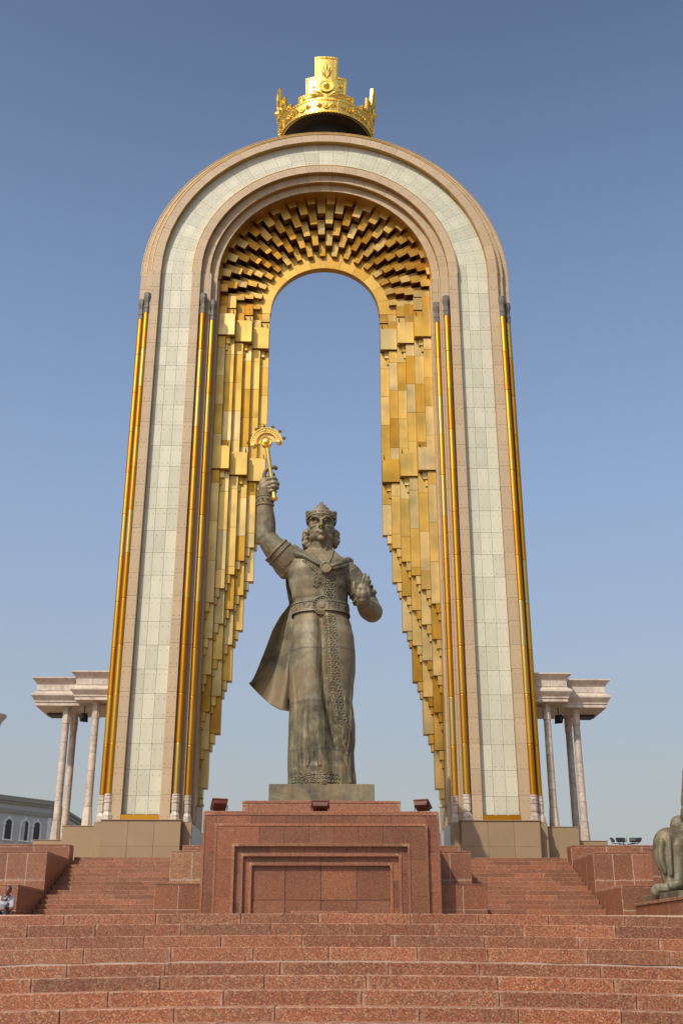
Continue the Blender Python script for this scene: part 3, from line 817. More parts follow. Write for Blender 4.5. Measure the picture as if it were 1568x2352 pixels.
def robe_pt(z, a):
    """a = 0 towards the camera, positive to the viewer's right"""
    cx, hw, hd = ring_at(z)
    ex = 2.35
    s, c = math.sin(a), math.cos(a)
    k = (abs(s)**ex+abs(c)**ex)**(-1/ex)
    x, y = hw*s*k, -hd*c*k
    h = z-4.9
    below = sst(6.9, 4.5, h)
    f = 0.0
    f += .075*below*math.cos(5*a+.7+.25*h)*sst(5.5, 1.5, h)              # soft long folds
    f += .05*below*math.sin(11*a+.9*h)*sst(2.8, .4, h)
    if c > 0:
        # hollow between the legs and the coat's overlapping front edge
        f -= .20*below*math.exp(-((cx+x-edge_x(z)+.16)/.12)**2)*sst(.2, 1.6, h)
        f += .13*below*sst(-.03, .03, cx+x-edge_x(z))
        f += .05*below*math.exp(-((x+.48)/.35)**2)*sst(1, 3, h)          # thigh
        f += .05*sst(7.0, 7.4, h)*sst(8.2, 7.6, h)*math.exp(-((abs(x)-.5)/.35)**2)   # chest
        f -= .045*sst(-.2, .15, h)*0
        # diagonal hem of the under-robe
        if x < edge_x(z)-cx: f += .05*sst(.55, .48, h-.16*math.sin(max(0, min(1, (x+1.1)/1.4))*math.pi*.6))
    f *= .12+.88*c*c
    return Vector((cx+x+f*s, YC+y-f*c, z))
body = MB()
NA = 72
zl = [4.9+i*.075 for i in range(int((rings[-1][0]-4.9)/.075)+1)]
vs = [robe_pt(z, 2*math.pi*i/NA) for z in zl for i in range(NA)]
fs = []
for k in range(len(zl)-1):
    for i in range(NA):
        j = (i+1) % NA; fs.append([k*NA+i, k*NA+j, (k+1)*NA+j, (k+1)*NA+i])
fs += [list(range(NA))[::-1], [(len(zl)-1)*NA+i for i in range(NA)]]
body.add((vs, fs))
# crisp standing folds of the robe
for a0, a1, z0, z1, r in ((-58,-50,9.0,5.0,.06),(-44,-38,8.2,5.3,.055),(-30,-22,7.4,5.5,.05),(56,46,9.0,5.0,.06),(40,52,8.0,5.0,.055),(-12,-4,7.0,5.5,.05),(-52,-60,6.6,5.0,.05)):
    pts = [robe_pt(z0+(z1-z0)*i/7, R(a0+(a1-a0)*i/7+3*math.sin(i*1.1+a0))) for i in range(8)]
    pts = [p+Vector((0,.025,0)) for p in pts]
    body.tube(pts, [r*.3]+[r*(.7+.07*i) for i in range(1,8)], 8, 3)
# neck, shoulders
body.tube([at(739,1285,36.15), at(738,1262,36.08), at(737,1232,36.02)], [.52,.41,.39], 16)
body.tube([at(738,1262,35.74), at(731,1272,35.68), at(720,1278,35.68)], [.05,.06,.05])
body.tube([at(752,1240,35.75), at(748,1262,35.70)], [.06,.05])
for a, b, r0, r1 in (((714,1283),(676,1294),.26,.48),((760,1287),(794,1313),.26,.41)):
    body.tube([at(*a,36.15), at(*b,36.12)], [r0, r1], 16)
# raised arm: shoulder, elbow, wrist
body.tube([at(672,1302,36.1), at(646,1276,36.0), at(622,1249,35.9), at(611,1232,35.85)], [.50,.47,.39,.34], 18)
body.tube([at(611,1236,35.85), at(611,1200,35.8), at(609,1168,35.75), at(609,1140,35.72)], [.34,.335,.29,.235], 18)
body.tube([at(652,1318,36.1), at(648,1300,36.1), at(660,1290,36.1)], [.2,.34,.4], 14)
# short sleeve, a thicker layer that ends above the elbow
body.tube([at(668,1296,36.08), at(652,1281,36.03), at(634,1264,35.95)], [.52,.53,.51], 18, cap=False)
# lowered arm: shoulder, elbow, hand raised towards the viewer
body.tube([at(796,1315,36.15), at(817,1342,36.2), at(840,1378,36.2), at(853,1404,36.1)], [.42,.39,.37,.36], 18)
body.tube([at(855,1406,36.05), at(846,1400,35.6), at(837,1389,35.15), at(833,1377,34.88)], [.37,.36,.28,.22], 18)
body.tube([at(799,1318,36.15), at(817,1343,36.2), at(836,1372,36.2)], [.44,.43,.42], 16, cap=False)
# open hand
H = 34.78
body.ell(at(834,1357,H), (.245,.11,.30)); body.ell(at(824,1362,H-.05), (.12,.12,.2)); body.ell(at(846,1360,H), (.11,.11,.24))
body.tube([at(833,1380,34.9), at(834,1366,H)], [.2,.19], 12)
for pts, r in (([(831,1346,H),(834.5,1331,H-.03),(838,1319,H+.02)],.066),([(839,1346,H),(842.5,1334,H-.05),(845.5,1325,H-.06)],.066),([(845,1350,H),(848,1340,H-.1),(848.5,1333,H-.16)],.062),([(850,1356,H),(854,1349,H-.08),(850.5,1345,H-.2)],.055),([(819,1366,H-.04),(813.5,1353,H-.12),(813,1339,H-.14)],.066)):
    body.tube([at(*p) for p in pts], [r*1.1, r, r*.85], 10, 5)
# hand closed on the sceptre: knuckles, curled fingers, first finger along the shaft
HF = 35.66
body.ell(at(609,1117,HF+.03), (.25,.2,.36)); body.tube([at(609,1142,35.72), at(609,1122,HF+.02)], [.235,.25], 14)
for pts, r in (([(606,1104,HF),(608,1086,HF-.06),(616,1076,HF-.1),(629,1073,HF-.1),(634,1076,HF-.02)],.078),([(612,1103,HF-.08),(626,1098,HF-.2),(634,1103,HF-.06)],.085),([(613,1113,HF-.1),(629,1108,HF-.22),(638,1112,HF-.06)],.085),([(614,1123,HF-.08),(630,1117,HF-.2),(637,1121,HF-.04)],.078),([(612,1131,HF-.06),(626,1127,HF-.16),(633,1130,HF-.02)],.068),([(603,1112,HF+.12),(614,1096,HF+.2),(628,1090,HF+.12)],.08)):
    body.tube([at(*p) for p in pts], [r*1.05]+[r]*(len(pts)-2)+[r*.9], 10, 5)
# head: +x viewer's right, y forward (towards the camera), z up
HC = at(737.5, 1201, 35.47); HC = Vector((HC.x, 36.0, HC.z))
tilt = Matrix.Rotation(R(-7), 3, 'X')
def hp(x, y, z): return HC+tilt @ Vector((x, -y, z))
def he(c, r, n=16, m=12): body.ell(hp(*c), r, tilt, n, m)
he((0,-.02,.16),(.455,.49,.58)); he((0,.0,.36),(.495,.525,.30)); he((0,.06,-.18),(.425,.40,.44)); he((0,.13,-.42),(.335,.35,.25)); he((0,.20,-.30),(.30,.28,.30)); he((0,.40,-.60),(.14,.09,.10))
for s in (-1, 1):
    he((s*.28,.05,-.42),(.14,.24,.19)); he((s*.27,.27,-.10),(.13,.12,.10)); he((s*.33,.20,.04),(.10,.16,.18))
    body.tube([hp(s*.41,.30,.14), hp(s*.28,.475,.205), hp(s*.15,.545,.165), hp(s*.05,.545,.085)], [.03,.055,.058,.045], 8)
    body.ell(hp(s*.20,.385,.01), (.095,.055,.042), tilt)
    body.tube([hp(s*.32,.34,.02), hp(s*.20,.438,.06), hp(s*.10,.43,.02)], [.014,.018,.014], 8)
    he((s*.20,.33,-.10),(.13,.10,.07))
    body.tube([hp(s*.015,.52,-.315), hp(s*.11,.50,-.335), hp(s*.21,.43,-.41)], [.022,.024,.012], 8)
    he((s*.07,.545,-.215),(.05,.06,.042))
body.tube([hp(0,.50,.16), hp(0,.575,-.05), hp(0,.645,-.195)], [.05,.058,.075], 10)
he((0,.46,-.34),(.16,.07,.07)); he((0,.505,-.388),(.11,.05,.024)); he((0,.50,-.435),(.085,.05,.028)); he((0,.45,-.51),(.045,.04,.04))
for s in (-1, 1): he((s*.435,.0,-.08),(.05,.10,.15))
rnd = random.Random(3)
for s in (-1, 1):                       # locks of hair beside and behind the jaw
    for i in range(60):
        z = rnd.uniform(-.60 if s < 0 else -.48,.02); y = rnd.uniform(-.42,-.04)
        x = s*(.40+.05*math.sin((z+.6)*5)+rnd.uniform(-.03,.13))
        p = hp(x, y, z); r = rnd.uniform(.055,.095)
        body.tube([p, p+Vector((s*rnd.uniform(.02,.07), rnd.uniform(-.04,.04), -r)), p+Vector((-s*.03, .0, -2*r))], [r*.8, r, r*.5], 8)
for i in range(26):
    body.ell(hp(rnd.uniform(-.36,.36), rnd.uniform(-.52,-.32), rnd.uniform(-.62,.1)), (.15,.13,.17))
bo = body.union('body', M['bronze_body'], .021, 1, st, (0, 36, 4.9))
bm_ = bo.data; bvh = BVHTree.FromPolygons([v.co+Vector((0,36,4.9)) for v in bm_.vertices], [p.vertices[:] for p in bm_.polygons])
def on_robe(x, z):
    h = bvh.ray_cast(Vector((x, 30, z)), Vector((0,1,0))); return (h[0], h[1]) if h[0] else (Vector((x, 35.4, z)), Vector((0,-1,0)))
def surf_strip(pts, w, t, n=None):
    """ribbon of thickness t lying on the front of the robe along (x, z) points"""
    g = MB(); vs, fs = [], []
    P = [Vector((a, 0, b)) for a, b in pts]
    for i, p in enumerate(P):
        d = (P[min(i+1,len(P)-1)]-P[max(i-1,0)]).normalized(); o = Vector((-d.z, 0, d.x))*w/2
        for q in (p-o, p+o):
            h, nn = on_robe(q.x, q.z); vs += [h+nn*t, h-nn*.03]
    for i in range(len(P)-1):
        b = 4*i; d = b+4
        fs += [[b,b+2,d+2,d],[b,d,d+1,b+1],[b+2,b+3,d+3,d+2]]
    g.add((vs, fs)); return g
# belt with engraved panels and a round buckle
bl = MB()
def belt_ring(v0, v1, o, n=72):
    z0, z1 = at(740,v1,35.4).z, at(740,v0,35.4).z
    vs, fs = [], []
    for i in range(n):
        a = 2*math.pi*i/n
        for z in (z0, z1):
            p = robe_pt(z, a); d = Vector((math.sin(a), -math.cos(a), 0)); vs += [p+d*o, p-d*.06]
    for i in range(n):
        b = 4*i; d = 4*((i+1) % n); fs += [[b,d,d+2,b+2],[b+2,d+2,d+3,b+3],[b,b+1,d+1,d]]
    return vs, fs
bl.add(belt_ring(1377,1403,.045)); bl.add(belt_ring(1377,1381,.075)); bl.add(belt_ring(1399,1403,.075))
zb_ = at(740,1390,35.4).z
for i in range(-9, 10):
    if abs(i) < 2: continue
    a = R(i*9.2); p = robe_pt(zb_, a); d = Vector((math.sin(a), -math.cos(a), 0)); t = Vector((math.cos(a), math.sin(a), 0))
    if i % 3 == 0:
        g = lathe_geo([(0,.105),(.03,.105),(.035,.07),(.02,.06),(.03,.02)], 14)
        Mx = Matrix((t, Vector((0,0,1)), d)).transposed()
        bl.add(([p+d*.04+Mx @ Vector(q) for q in g[0]], g[1]))
    else:
        for e in (-.045, .045):
            q = p+t*e+d*.05; bl.box(-.016,.016,-.02,.02,-.11,.11,.004, Matrix.Translation(q) @ Matrix.Rotation(a,4,'Z'))
belt = bl.build('belt', BZ, st, (0, 35.4, zb_))
def disc(c, r, prof_, name, parent, n=28, tiltx=0):
    g = lathe_geo(prof_, n); Mx = Matrix.Rotation(R(90+tiltx), 3, 'X')
    return MB().add(([Vector(c)+Mx @ Vector(q) for q in g[0]], g[1]))
bc = on_robe(at(740,1389,35.4).x, zb_)[0]+Vector((0,.02,0))
bk_ = disc(bc, .33, [(0,.34),(.12,.34),(.13,.31),(.10,.30),(.10,.22),(.125,.21),(.125,.13),(.15,.10),(.16,.01)], '', None)
for i in range(18):
    a = 2*math.pi*i/18; bk_.ell(bc+Vector((.26*math.cos(a), -.11, .26*math.sin(a))), (.03,.03,.03), n=6, m=4)
bk_.build('buckle', BZ, belt, bc)
# brooch, cape roll, collar
br = at(748.5,1305,35.35); br = on_robe(br.x, br.z)[0]
disc(br, .2, [(0,.2),(.12,.2),(.135,.17),(.11,.155),(.115,.01)], '', None, 24).build('brooch', BZ, st, br)
cl = MB()
def fr(u, v, o): p = at(u, v, 35.4); h = on_robe(p.x, p.z)[0]; return h+Vector((0,-o,0))
cl.tube([at(668,1262,36.25), fr(682,1268,.02), fr(700,1277,.03), fr(722,1291,.04), fr(743,1303,.05)], [.14,.15,.11,.085,.06], 10)
cl.tube([at(676,1255,36.2), fr(700,1268,.02), fr(724,1285,.03), fr(743,1301,.04)], [.08,.075,.06,.05], 10)
cl.tube([fr(752,1305,.05), fr(766,1300,.06), fr(782,1292,.05), at(798,1287,35.95), at(806,1290,36.3)], [.05,.075,.10,.12,.1], 10)
cl.tube([fr(754,1308,.04), fr(772,1304,.05), fr(790,1296,.03), at(801,1294,36.0)], [.04,.06,.08,.09], 10)
cl.tube([at(711,1262,35.85), fr(722,1278,.02), fr(736,1292,.02), fr(747,1303,.04)], [.03,.035,.035,.03], 8)
cl.tube([at(765,1260,35.85), fr(762,1276,.02), fr(756,1290,.02), fr(750,1303,.04)], [.03,.035,.035,.03], 8)
cl.build('cape_collar', BZ, st, br, smooth=True)
# sleeve hems and bracelet
def hoop(mb_, c, ax, r0, w, t):
    ax = Vector(ax).normalized(); u = ax.orthogonal().normalized(); q = ax.cross(u); n = 28
    vs, fs = [], []
    for i in range(n):
        a = 2*math.pi*i/n; d = u*math.cos(a)+q*math.sin(a)
        vs += [c+d*(r0+t)+ax*w/2, c+d*(r0+t)-ax*w/2, c+d*(r0-.08)-ax*w/2, c+d*(r0-.08)+ax*w/2]
    for i in range(n):
        b = 4*i; d = 4*((i+1) % n)
        for j in range(4): fs.append([b+j, b+(j+1)%4, d+(j+1)%4, d+j])
    mb_.add((vs, fs))
hm = MB(); e0, e1 = at(652,1281,36.03), at(634,1264,35.95)
hoop(hm, e1, e1-e0, .49, .08, .035); hoop(hm, e1+(e0-e1)*.5, e1-e0, .525, .03, .025)
hm.build('sleeve_hem', BZ, st, e1, smooth=True)
hm = MB(); e0, e1 = at(818,1340,36.2), at(837,1373,36.2)
hoop(hm, e1, e1-e0, .415, .1, .05); hoop(hm, e1+(e0-e1)*.4, e1-e0, .425, .04, .04)
hm.build('sleeve_hem', BZ, st, e1, smooth=True)
hm = MB(); e0, e1 = at(609,1161,35.75), at(609,1141,35.72)
hoop(hm, e0, e1-e0, .27, .05, .05); hoop(hm, e1, e1-e0, .245, .05, .05); hoop(hm, (e0+e1)/2, e1-e0, .25, .26, .03)
for i in range(10):
    a = 2*math.pi*i/10; c_ = (e0+e1)/2+Vector((.29*math.cos(a), .29*math.sin(a), 0))
    hm.ell(c_, (.05,.05,.05), n=6, m=4); hm.tube([c_+Vector((-.05*math.sin(a),.05*math.cos(a),-.08)), c_+Vector((.05*math.sin(a),-.05*math.cos(a),.08))], .016, 5, 1)
hm.build('bracelet', BZ, st, (e0+e1)/2)
# embroidered bands: raised curls on the chest, down the coat edge and along the hem
em = MB()
def curl(x, z, r, ph, sgn=1, tube=.02):
    pts = []
    for i in range(7):
        a = ph+sgn*i*R(48); q = r*(1-.07*i); h, nn = on_robe(x+q*math.cos(a), z+q*math.sin(a)); pts.append(h+nn*.006)
    em.tube(pts, [tube]*7, 5, 1)
def motif(x, z, r):
    curl(x-r*.9, z, r*.62, R(-60)); curl(x+r*.9, z, r*.62, R(240), -1); curl(x, z+r*.6, r*.42, R(200)); curl(x, z-r*.5, r*.42, R(20))
def sew(nm):
    global em
    tag(em.build(nm, BZ, st, (0, 35.3, 9), smooth=True), kind='stuff'); em = MB()
v = 1322
while v < 1660:
    if not 1372 < v < 1408:
        p = at(1,v,35.3); x = edge_x(p.z)+.13+.0*v; motif(x+(.04 if v < 1400 else .02), p.z, .145)
    v += 13.2
sew('coat_embroidery')
for i in range(4):
    p = at(735-i*3, 1318+i*9, 35.4); motif(p.x, p.z, .11-.012*i)
for i in range(5):
    p = at(702+i*7.5, 1289+i*6.5, 35.4); motif(p.x, p.z, .085)
for i in range(4):
    p = at(786-i*8, 1309+i*3, 35.4); motif(p.x, p.z, .10)
sew('collar_embroidery')
for iu in range(15):
    for iv in range(3):
        u = 672+iu*7.3; zt = .12+.15*iv
        p = at(u, 1790, 35.3); f_ = .16*math.sin(max(0, min(1, (p.x+1.1)/1.4))*math.pi*.6)
        z = 4.9+zt*(.45+f_*2.4)+.01
        curl(p.x+(iv % 2)*.05, z, .05, rnd.uniform(0,6), rnd.choice((-1,1)), .018)
sew('hem_embroidery')
ed = surf_strip([(edge_x(z)+.015, z) for z in [4.95+i*.12 for i in range(64)] if not zb_-.22 < z < zb_+.22 and z < 12.5], .035, .02)
ed.build('coat_edge', BZ, st, (0, 35.3, 9))
# cape blown out to the viewer's left
rowsC = [((700,1285,36.7),(655,1300,36.6)),((700,1330,36.8),(656,1345,36.62)),((705,1385,36.85),(664,1388,36.7)),((705,1420,36.9),(641,1418,36.72)),((705,1455,36.93),(624,1450,36.7)),((705,1500,36.95),(611,1494,36.75)),((705,1545,37.0),(600,1545,36.85)),((705,1585,37.0),(571,1569,37.05))]
bot = [(571,1570,37.05),(586,1586,37.0),(602,1602,36.95),(622,1619,36.9),(640,1629,36.95),(664,1634,37.0),(705,1640,37.0)]
nC, mC = 44, 30
def lerp3(a, b, t): return tuple(a[i]+(b[i]-a[i])*t for i in range(3))
def path(pts, t):
    t *= len(pts)-1; i = min(int(t), len(pts)-2); return lerp3(pts[i], pts[i+1], t-i)
top, botm = [], []
cape = MB(); vs, fs = [], []
for i in range(nC+1):
    s_ = i/nC
    inn = path([r[0] for r in rowsC]+[(705,1640,37.0)], s_); out = path([r[1] for r in rowsC], min(1, s_*1.0))
    for j in range(mC+1):
        t = j/mC
        g = lerp3(inn, out, t)
        if s_ > .55:                    # below, swing over to the slanting lower hem
            w = sst(.55, 1, s_); h = path(bot[::-1], t); g = lerp3(g, h, w)
        y = g[2]+.24*math.sin(t*7.5+s_*3.2)*sst(.15,.6,s_)*(.4+.6*t)+.09*math.sin(t*15+2+s_*5)*sst(.3,.8,s_)-.25*sst(.75,1,t)*sst(.2,.5,s_)
        vs.append(at(g[0], g[1], y))
nv = len(vs)
vs += [p+Vector((.01,.07,0)) for p in vs]
w_ = mC+1
for i in range(nC):
    for j in range(mC):
        a, b, c_, d_ = i*w_+j, i*w_+j+1, (i+1)*w_+j+1, (i+1)*w_+j
        fs += [[a,b,c_,d_],[nv+d_,nv+c_,nv+b,nv+a]]
rim = [j for j in range(mC+1)]+[i*w_+mC for i in range(1,nC+1)]+[nC*w_+j for j in range(mC-1,-1,-1)]+[i*w_ for i in range(nC-1,0,-1)]
for a, b in zip(rim, rim[1:]+rim[:1]): fs.append([a, nv+a, nv+b, b])
cape.add((vs, fs))
cape.tube([at(700,1300,36.7), at(705,1420,36.9), at(705,1560,36.95)], [.2,.25,.3], 10)
cape.build('cape', BZ, st, (-1, 36.9, 9), smooth=True)
bkc = MB()                              # the part of the cape behind the back
vs, fs = [], []
for i in range(21):
    z = 12.3-(12.3-7.9)*i/20; cx, hw, hd = ring_at(z)
    for j in range(17):
        a = R(112+136*j/16); f_ = .08+.06*math.sin(j*2.1+.3*i)*(i/20); p = robe_pt(z, a); d = Vector((math.sin(a), -math.cos(a), 0)); vs.append(p+d*f_)
for i in range(20):
    for j in range(16): fs.append([i*17+j, i*17+j+1, (i+1)*17+j+1, (i+1)*17+j])
nv = len(vs); vs += [p-Vector((0,.08,0)) for p in vs]; fs += [[nv+q for q in reversed(f)] for f in fs]
bkc.add((vs, fs)).build('cape', BZ, st, (0, 37, 9), smooth=True)
# crown of the statue
CT = Matrix.Rotation(R(-17), 3, 'X')
crown(st, (HC.x, 36.03, HC.z+.24), .212, BZ, False, [(29,.86,1.3),(18,1.3,1.72),(8,1.72,2.2)], False, .75)

# sceptre: shaft, half-wheel of rays with seven stars
sp0, sp1 = at(630,1144,35.55), at(612,1017,35.5)
sc = empty('golden_sceptre', sp0, 'golden sceptre with a fan of rays and seven stars in the raised hand', 'sceptre')
g = MB(); g.tube([sp0, sp0+(sp1-sp0)*.1, sp0+(sp1-sp0)*.14, sp1], [.10,.085,.072,.088], 14, 4); g.ell(sp0, (.12,.12,.12)); g.build('shaft', M['scepter'], sc, sp0, smooth=True)
ax = (sp1-sp0).normalized(); sd = Vector((ax.z, 0, -ax.x)).normalized(); fw = Vector((0,-1,0))
sc_tilt = -R(6)
def fan(a, r, o=0): return sp1+(ax*math.cos(a)+sd*math.sin(a))*r+fw*o
RF = .50
g = MB()
def arc_band(r0, r1, o0, o1, a0=-98, a1=98, n=30):
    vs, fs = [], []
    for i in range(n+1):
        a = R(a0+(a1-a0)*i/n); vs += [fan(a,r0,o0), fan(a,r1,o0), fan(a,r1,o1), fan(a,r0,o1)]
    for i in range(n):
        b = 4*i; d = b+4
        for j in range(4): fs.append([b+j, b+(j+1)%4, d+(j+1)%4, d+j])
    fs += [[3,2,1,0],[4*n,4*n+1,4*n+2,4*n+3]]
    return vs, fs
g.add(arc_band(.37,.56,-.06,.06)); g.add(arc_band(.36,.40,-.08,.085)); g.add(arc_band(.535,.575,-.08,.085))
for a in (-98, 98): g.ell(fan(R(a),.465,.03), (.115,.09,.115)); g.ell(fan(R(a),.465,.1), (.07,.05,.07))
g.ell(fan(0,.465,.06), (.06,.05,.06))
for i in range(-7, 8):
    if i: curl_c = fan(R(i*12), .465, .065); g.ell(curl_c, (.035,.02,.03), n=6, m=4)
g.build('rim', M['scepter'], sc, sp1)
g = MB()
for i in range(-9, 10):
    a = R(i*9.8); g.tube([fan(a,.15,0), fan(a,.37,0)], [.014,.02], 6, 1)
g.build('rays', M['scepter'], sc, sp1)
disc(sp1+Vector((0,.06,0)), .2, [(0,.2),(.17,.2),(.19,.18),(.15,.13),(.16,.10),(.22,.06),(.23,.01)], '', None, 24).build('hub', M['scepter'], sc, sp1, smooth=False)
for i in range(7):
    a = R(-82+164*i/6); c_ = fan(a, .66); vs = []
    for j in range(10):
        q = a+R(36*j); r_ = .105 if j % 2 == 0 else .045; vs.append(c_+(ax*math.cos(q)+sd*math.sin(q))*r_)
    vs += [c_+fw*.045, c_-fw*.045]
    fs = [[j, (j+1) % 10, 10] for j in range(10)]+[[(j+1) % 10, j, 11] for j in range(10)]
    g = MB().add((vs, fs)); g.tube([fan(a,.56), fan(a,.62)], .014, 5, 1); g.build('star', M['star'], sc, c_)

# ------------------------------------------------------------------ floodlights on the pedestal
def floodlight(label, c, rz, rx, w=.46, h=.34, d=.16, mat='rust', z0=None, group='red brown floodlights'):
    o = empty('floodlight', c, label, 'floodlight', group)
    Mx = Matrix.Translation(Vector(c)) @ Matrix.Rotation(R(rz),4,'Z') @ Matrix.Rotation(R(rx),4,'X')
    g = MB()
    b = len(g.v); g.add(([(-w/2,-d/2,-h/2),(w/2,-d/2,-h/2),(w/2,-d/2,h/2),(-w/2,-d/2,h/2),(-w*.42,d/2,-h*.4),(w*.42,d/2,-h*.4),(w*.42,d/2,h*.4),(-w*.42,d/2,h*.4)],[[0,1,2,3],[7,6,5,4],[0,4,5,1],[1,5,6,2],[2,6,7,3],[3,7,4,0]]), Mx)
    g.build('housing', M[mat], o, c)
    g = MB(); 
    for a, b_, e, f_ in ((-w/2-.01,w/2+.01,h/2-.02,h/2+.02),(-w/2-.01,w/2+.01,-h/2-.02,-h/2+.02)): g.box(a,b_,-d/2-.02,-d/2+.03,e,f_,.004,Mx)
    for s in (-1,1): g.box(s*w/2-.012,s*w/2+.012,-d/2-.02,-d/2+.03,-h/2,h/2,.004,Mx)
    g.build('rim', M[mat], o, c)
    MB().box(-w*.45,w*.45,-d/2-.008,-d/2+.004,-h*.43,h*.43,.002,Mx).build('lens', M['glass'], o, c)
    if z0 is not None:
        g = MB()
        for s in (-1, 1):
            e = Mx @ Vector((s*(w/2+.015), 0, 0)); g.box(e.x-.012,e.x+.012,e.y-.02,e.y+.02,z0,e.z+.02,.003)
        g.box(c[0]-.1,c[0]+.1,c[1]-.06,c[1]+.06,z0,z0+.02,.003); g.build('bracket', M['black'], o, (c[0],c[1],z0))
    return o
floodlight('red brown floodlight at the left corner of the pedestal, tilted up', (at(504,1849,33.5).x, 33.5, 4.03), 200, -40, z0=PT+.001)
floodlight('red brown floodlight in the middle of the pedestal ledge, below the statue', (at(735.5,1843,33.35).x, 33.35, 4.0), 180, -62, .5, .36, z0=PT+.001)
floodlight('red brown floodlight at the right corner of the pedestal, tilted up towards the arch', (at(969,1847,33.5).x, 33.5, 4.03), 150, -52, z0=PT+.001)

# ------------------------------------------------------------------ marble canopies beside the arch
ent = [(0,0),(0,.13),(.035,.14),(.035,.19),(.17,.38),(.17,.45),(.06,.53),(.0,.58),(0,.86),(.03,.88),(.03,.92),(.19,1.08),(.19,1.13)]
colp = [(0,.20),(.74,.165),(.745,.145)]
for s, sdn in ((-1,'left'),(1,'right')):
    cn = empty('marble_canopy', (s*10, 44.5, 3.08), 'veined marble canopy on slender columns at the %s side of the arch' % sdn, 'canopy', 'marble canopies')
    X = lambda a, b: (min(s*a, s*b), max(s*a, s*b))
    for k, (xa, xb, ya, yb, z) in enumerate(((8.47,9.80,42.9,46.3,9.23),(8.60,11.54,43.7,46.1,9.165))):
        x0, x1 = X(xa, xb)
        MB().add(rect_loft(x0, x1, ya, yb, [(o, z+h) for o, h in ent])).build('entablature', M['marble'], cn, ((x0+x1)/2, (ya+yb)/2, z))
    # frieze slabs
    for i in range(3):
        a, b = 9.95+i*.53, 9.95+i*.53+.52
        box('frieze_slab', *X(a, b), 43.685, 43.72, 9.165+.60, 9.165+.85, M['marble'], cn, .006)
    for i in range(2):
        a, b = 8.55+i*.6, 8.55+i*.6+.59
        box('frieze_slab', *X(a, b), 42.88, 42.92, 9.23+.60, 9.23+.85, M['marble'], cn, .006)
    box('vent', *X(10.75, 11.4), 45.2, 46.0, 9.10, 9.168, M['black'], cn)
    # base blocks
    box('base_block', *X(8.47, 9.80), 42.86, 46.3, 3.06, 4.38, M['base'], cn)
    box('base_coping', *X(8.45, 9.82), 42.84, 46.32, 4.382, 4.41, M['base'], cn)
    box('base_block', *X(9.81, 11.06), 43.6, 46.2, 3.06, 3.93, M['base'], cn)
    box('base_coping', *X(9.83, 11.08), 43.58, 46.22, 3.932, 3.96, M['base'], cn)
    for cx, cy, z0 in ((9.0,43.35,4.41),(8.78,45.7,4.41),(10.33,44.1,3.96),(10.33,45.55,3.96)):
        zt = 9.17 if cx > 10 else 9.235
        g = MB().add(lathe_geo([(0,.205),(.74,.165),(.75,.14)], 8, s*cx, cy, z0, R(22.5)))
        co = g.build('column', M['marble'], cn, (s*cx, cy, z0))
        zc = zt-.68; n = 5; L = (zc-z0-.75)/n
        for i in range(n):
            ra, rb = .15-.012*i/n, .15-.012*(i+1)/n
            MB().add(lathe_geo([(.002,ra-.008),(.008,ra),(.02,ra),(L-.02,rb),(L-.008,rb),(L-.002,rb-.008)], 20)).build('drum', M['marble'], co, (s*cx, cy, z0+.75+L*i), smooth=True, local=True)
        MB().add(lathe_geo([(0,.145),(.02,.16),(.50,.165),(.52,.15),(.58,.15),(.6,.18),(.68,.18)], 8, ph=R(22.5))).build('capital', M['marble'], co, (s*cx, cy, zc), local=True)
    fc = (s*9.55, 43.75, 8.72)
    floodlight('black floodlight hanging under the %s marble canopy' % sdn, fc, 180-s*30, 35, .3, .34, .16, 'black', group='black canopy floodlights')
    MB().box(fc[0]-.02, fc[0]+.02, fc[1]-.02, fc[1]+.02, fc[2]+.05, 9.23, .003).build('hanger', M['black'], bpy.data.objects['floodlight' if 'floodlight.%03d' % (3 if s < 0 else 4) not in bpy.data.objects else 'floodlight.%03d' % (3 if s < 0 else 4)], (fc[0], fc[1], 9.0))

# ------------------------------------------------------------------ lion on its plinth at the right edge
lp = empty('lion_plinth', (11.8, 29, ZT), 'red granite plinth under the bronze lion at the right edge', 'plinth')
box('core', 8.90, 14.6, 22.05, 32.46, ZT-.1, 1.16, M['mortar'], lp)
slabs_side(lp, 8.90, -1, 22, 32.46, ZT-.1, 1.165, 10, 1, M['granite_dark'], .04)
slabs_front(lp, 8.86, 14.6, 22.05, ZT-.1, 1.165, 4, 1, M['granite_dark'], .04)
for i in range(10):
    box('coping', 8.82, 14.65, 21.98+1.05*i+.003, 21.98+1.05*(i+1)-.003, 1.166, 1.245, M['granite_dark'], lp, .01)
BL = M['bronze_lion']
ln = empty('bronze_lion', (10.6, 30.8, 1.245), 'weathered bronze lion cut off by the right edge, paw on its slab', 'lion')
box('slab', 9.0, 14.15, 28.9, 32.15, 1.246, 1.42, BL, ln, .02)
l = MB(); V = Vector
def q3(u, v, Y): return at(u, v, Y)
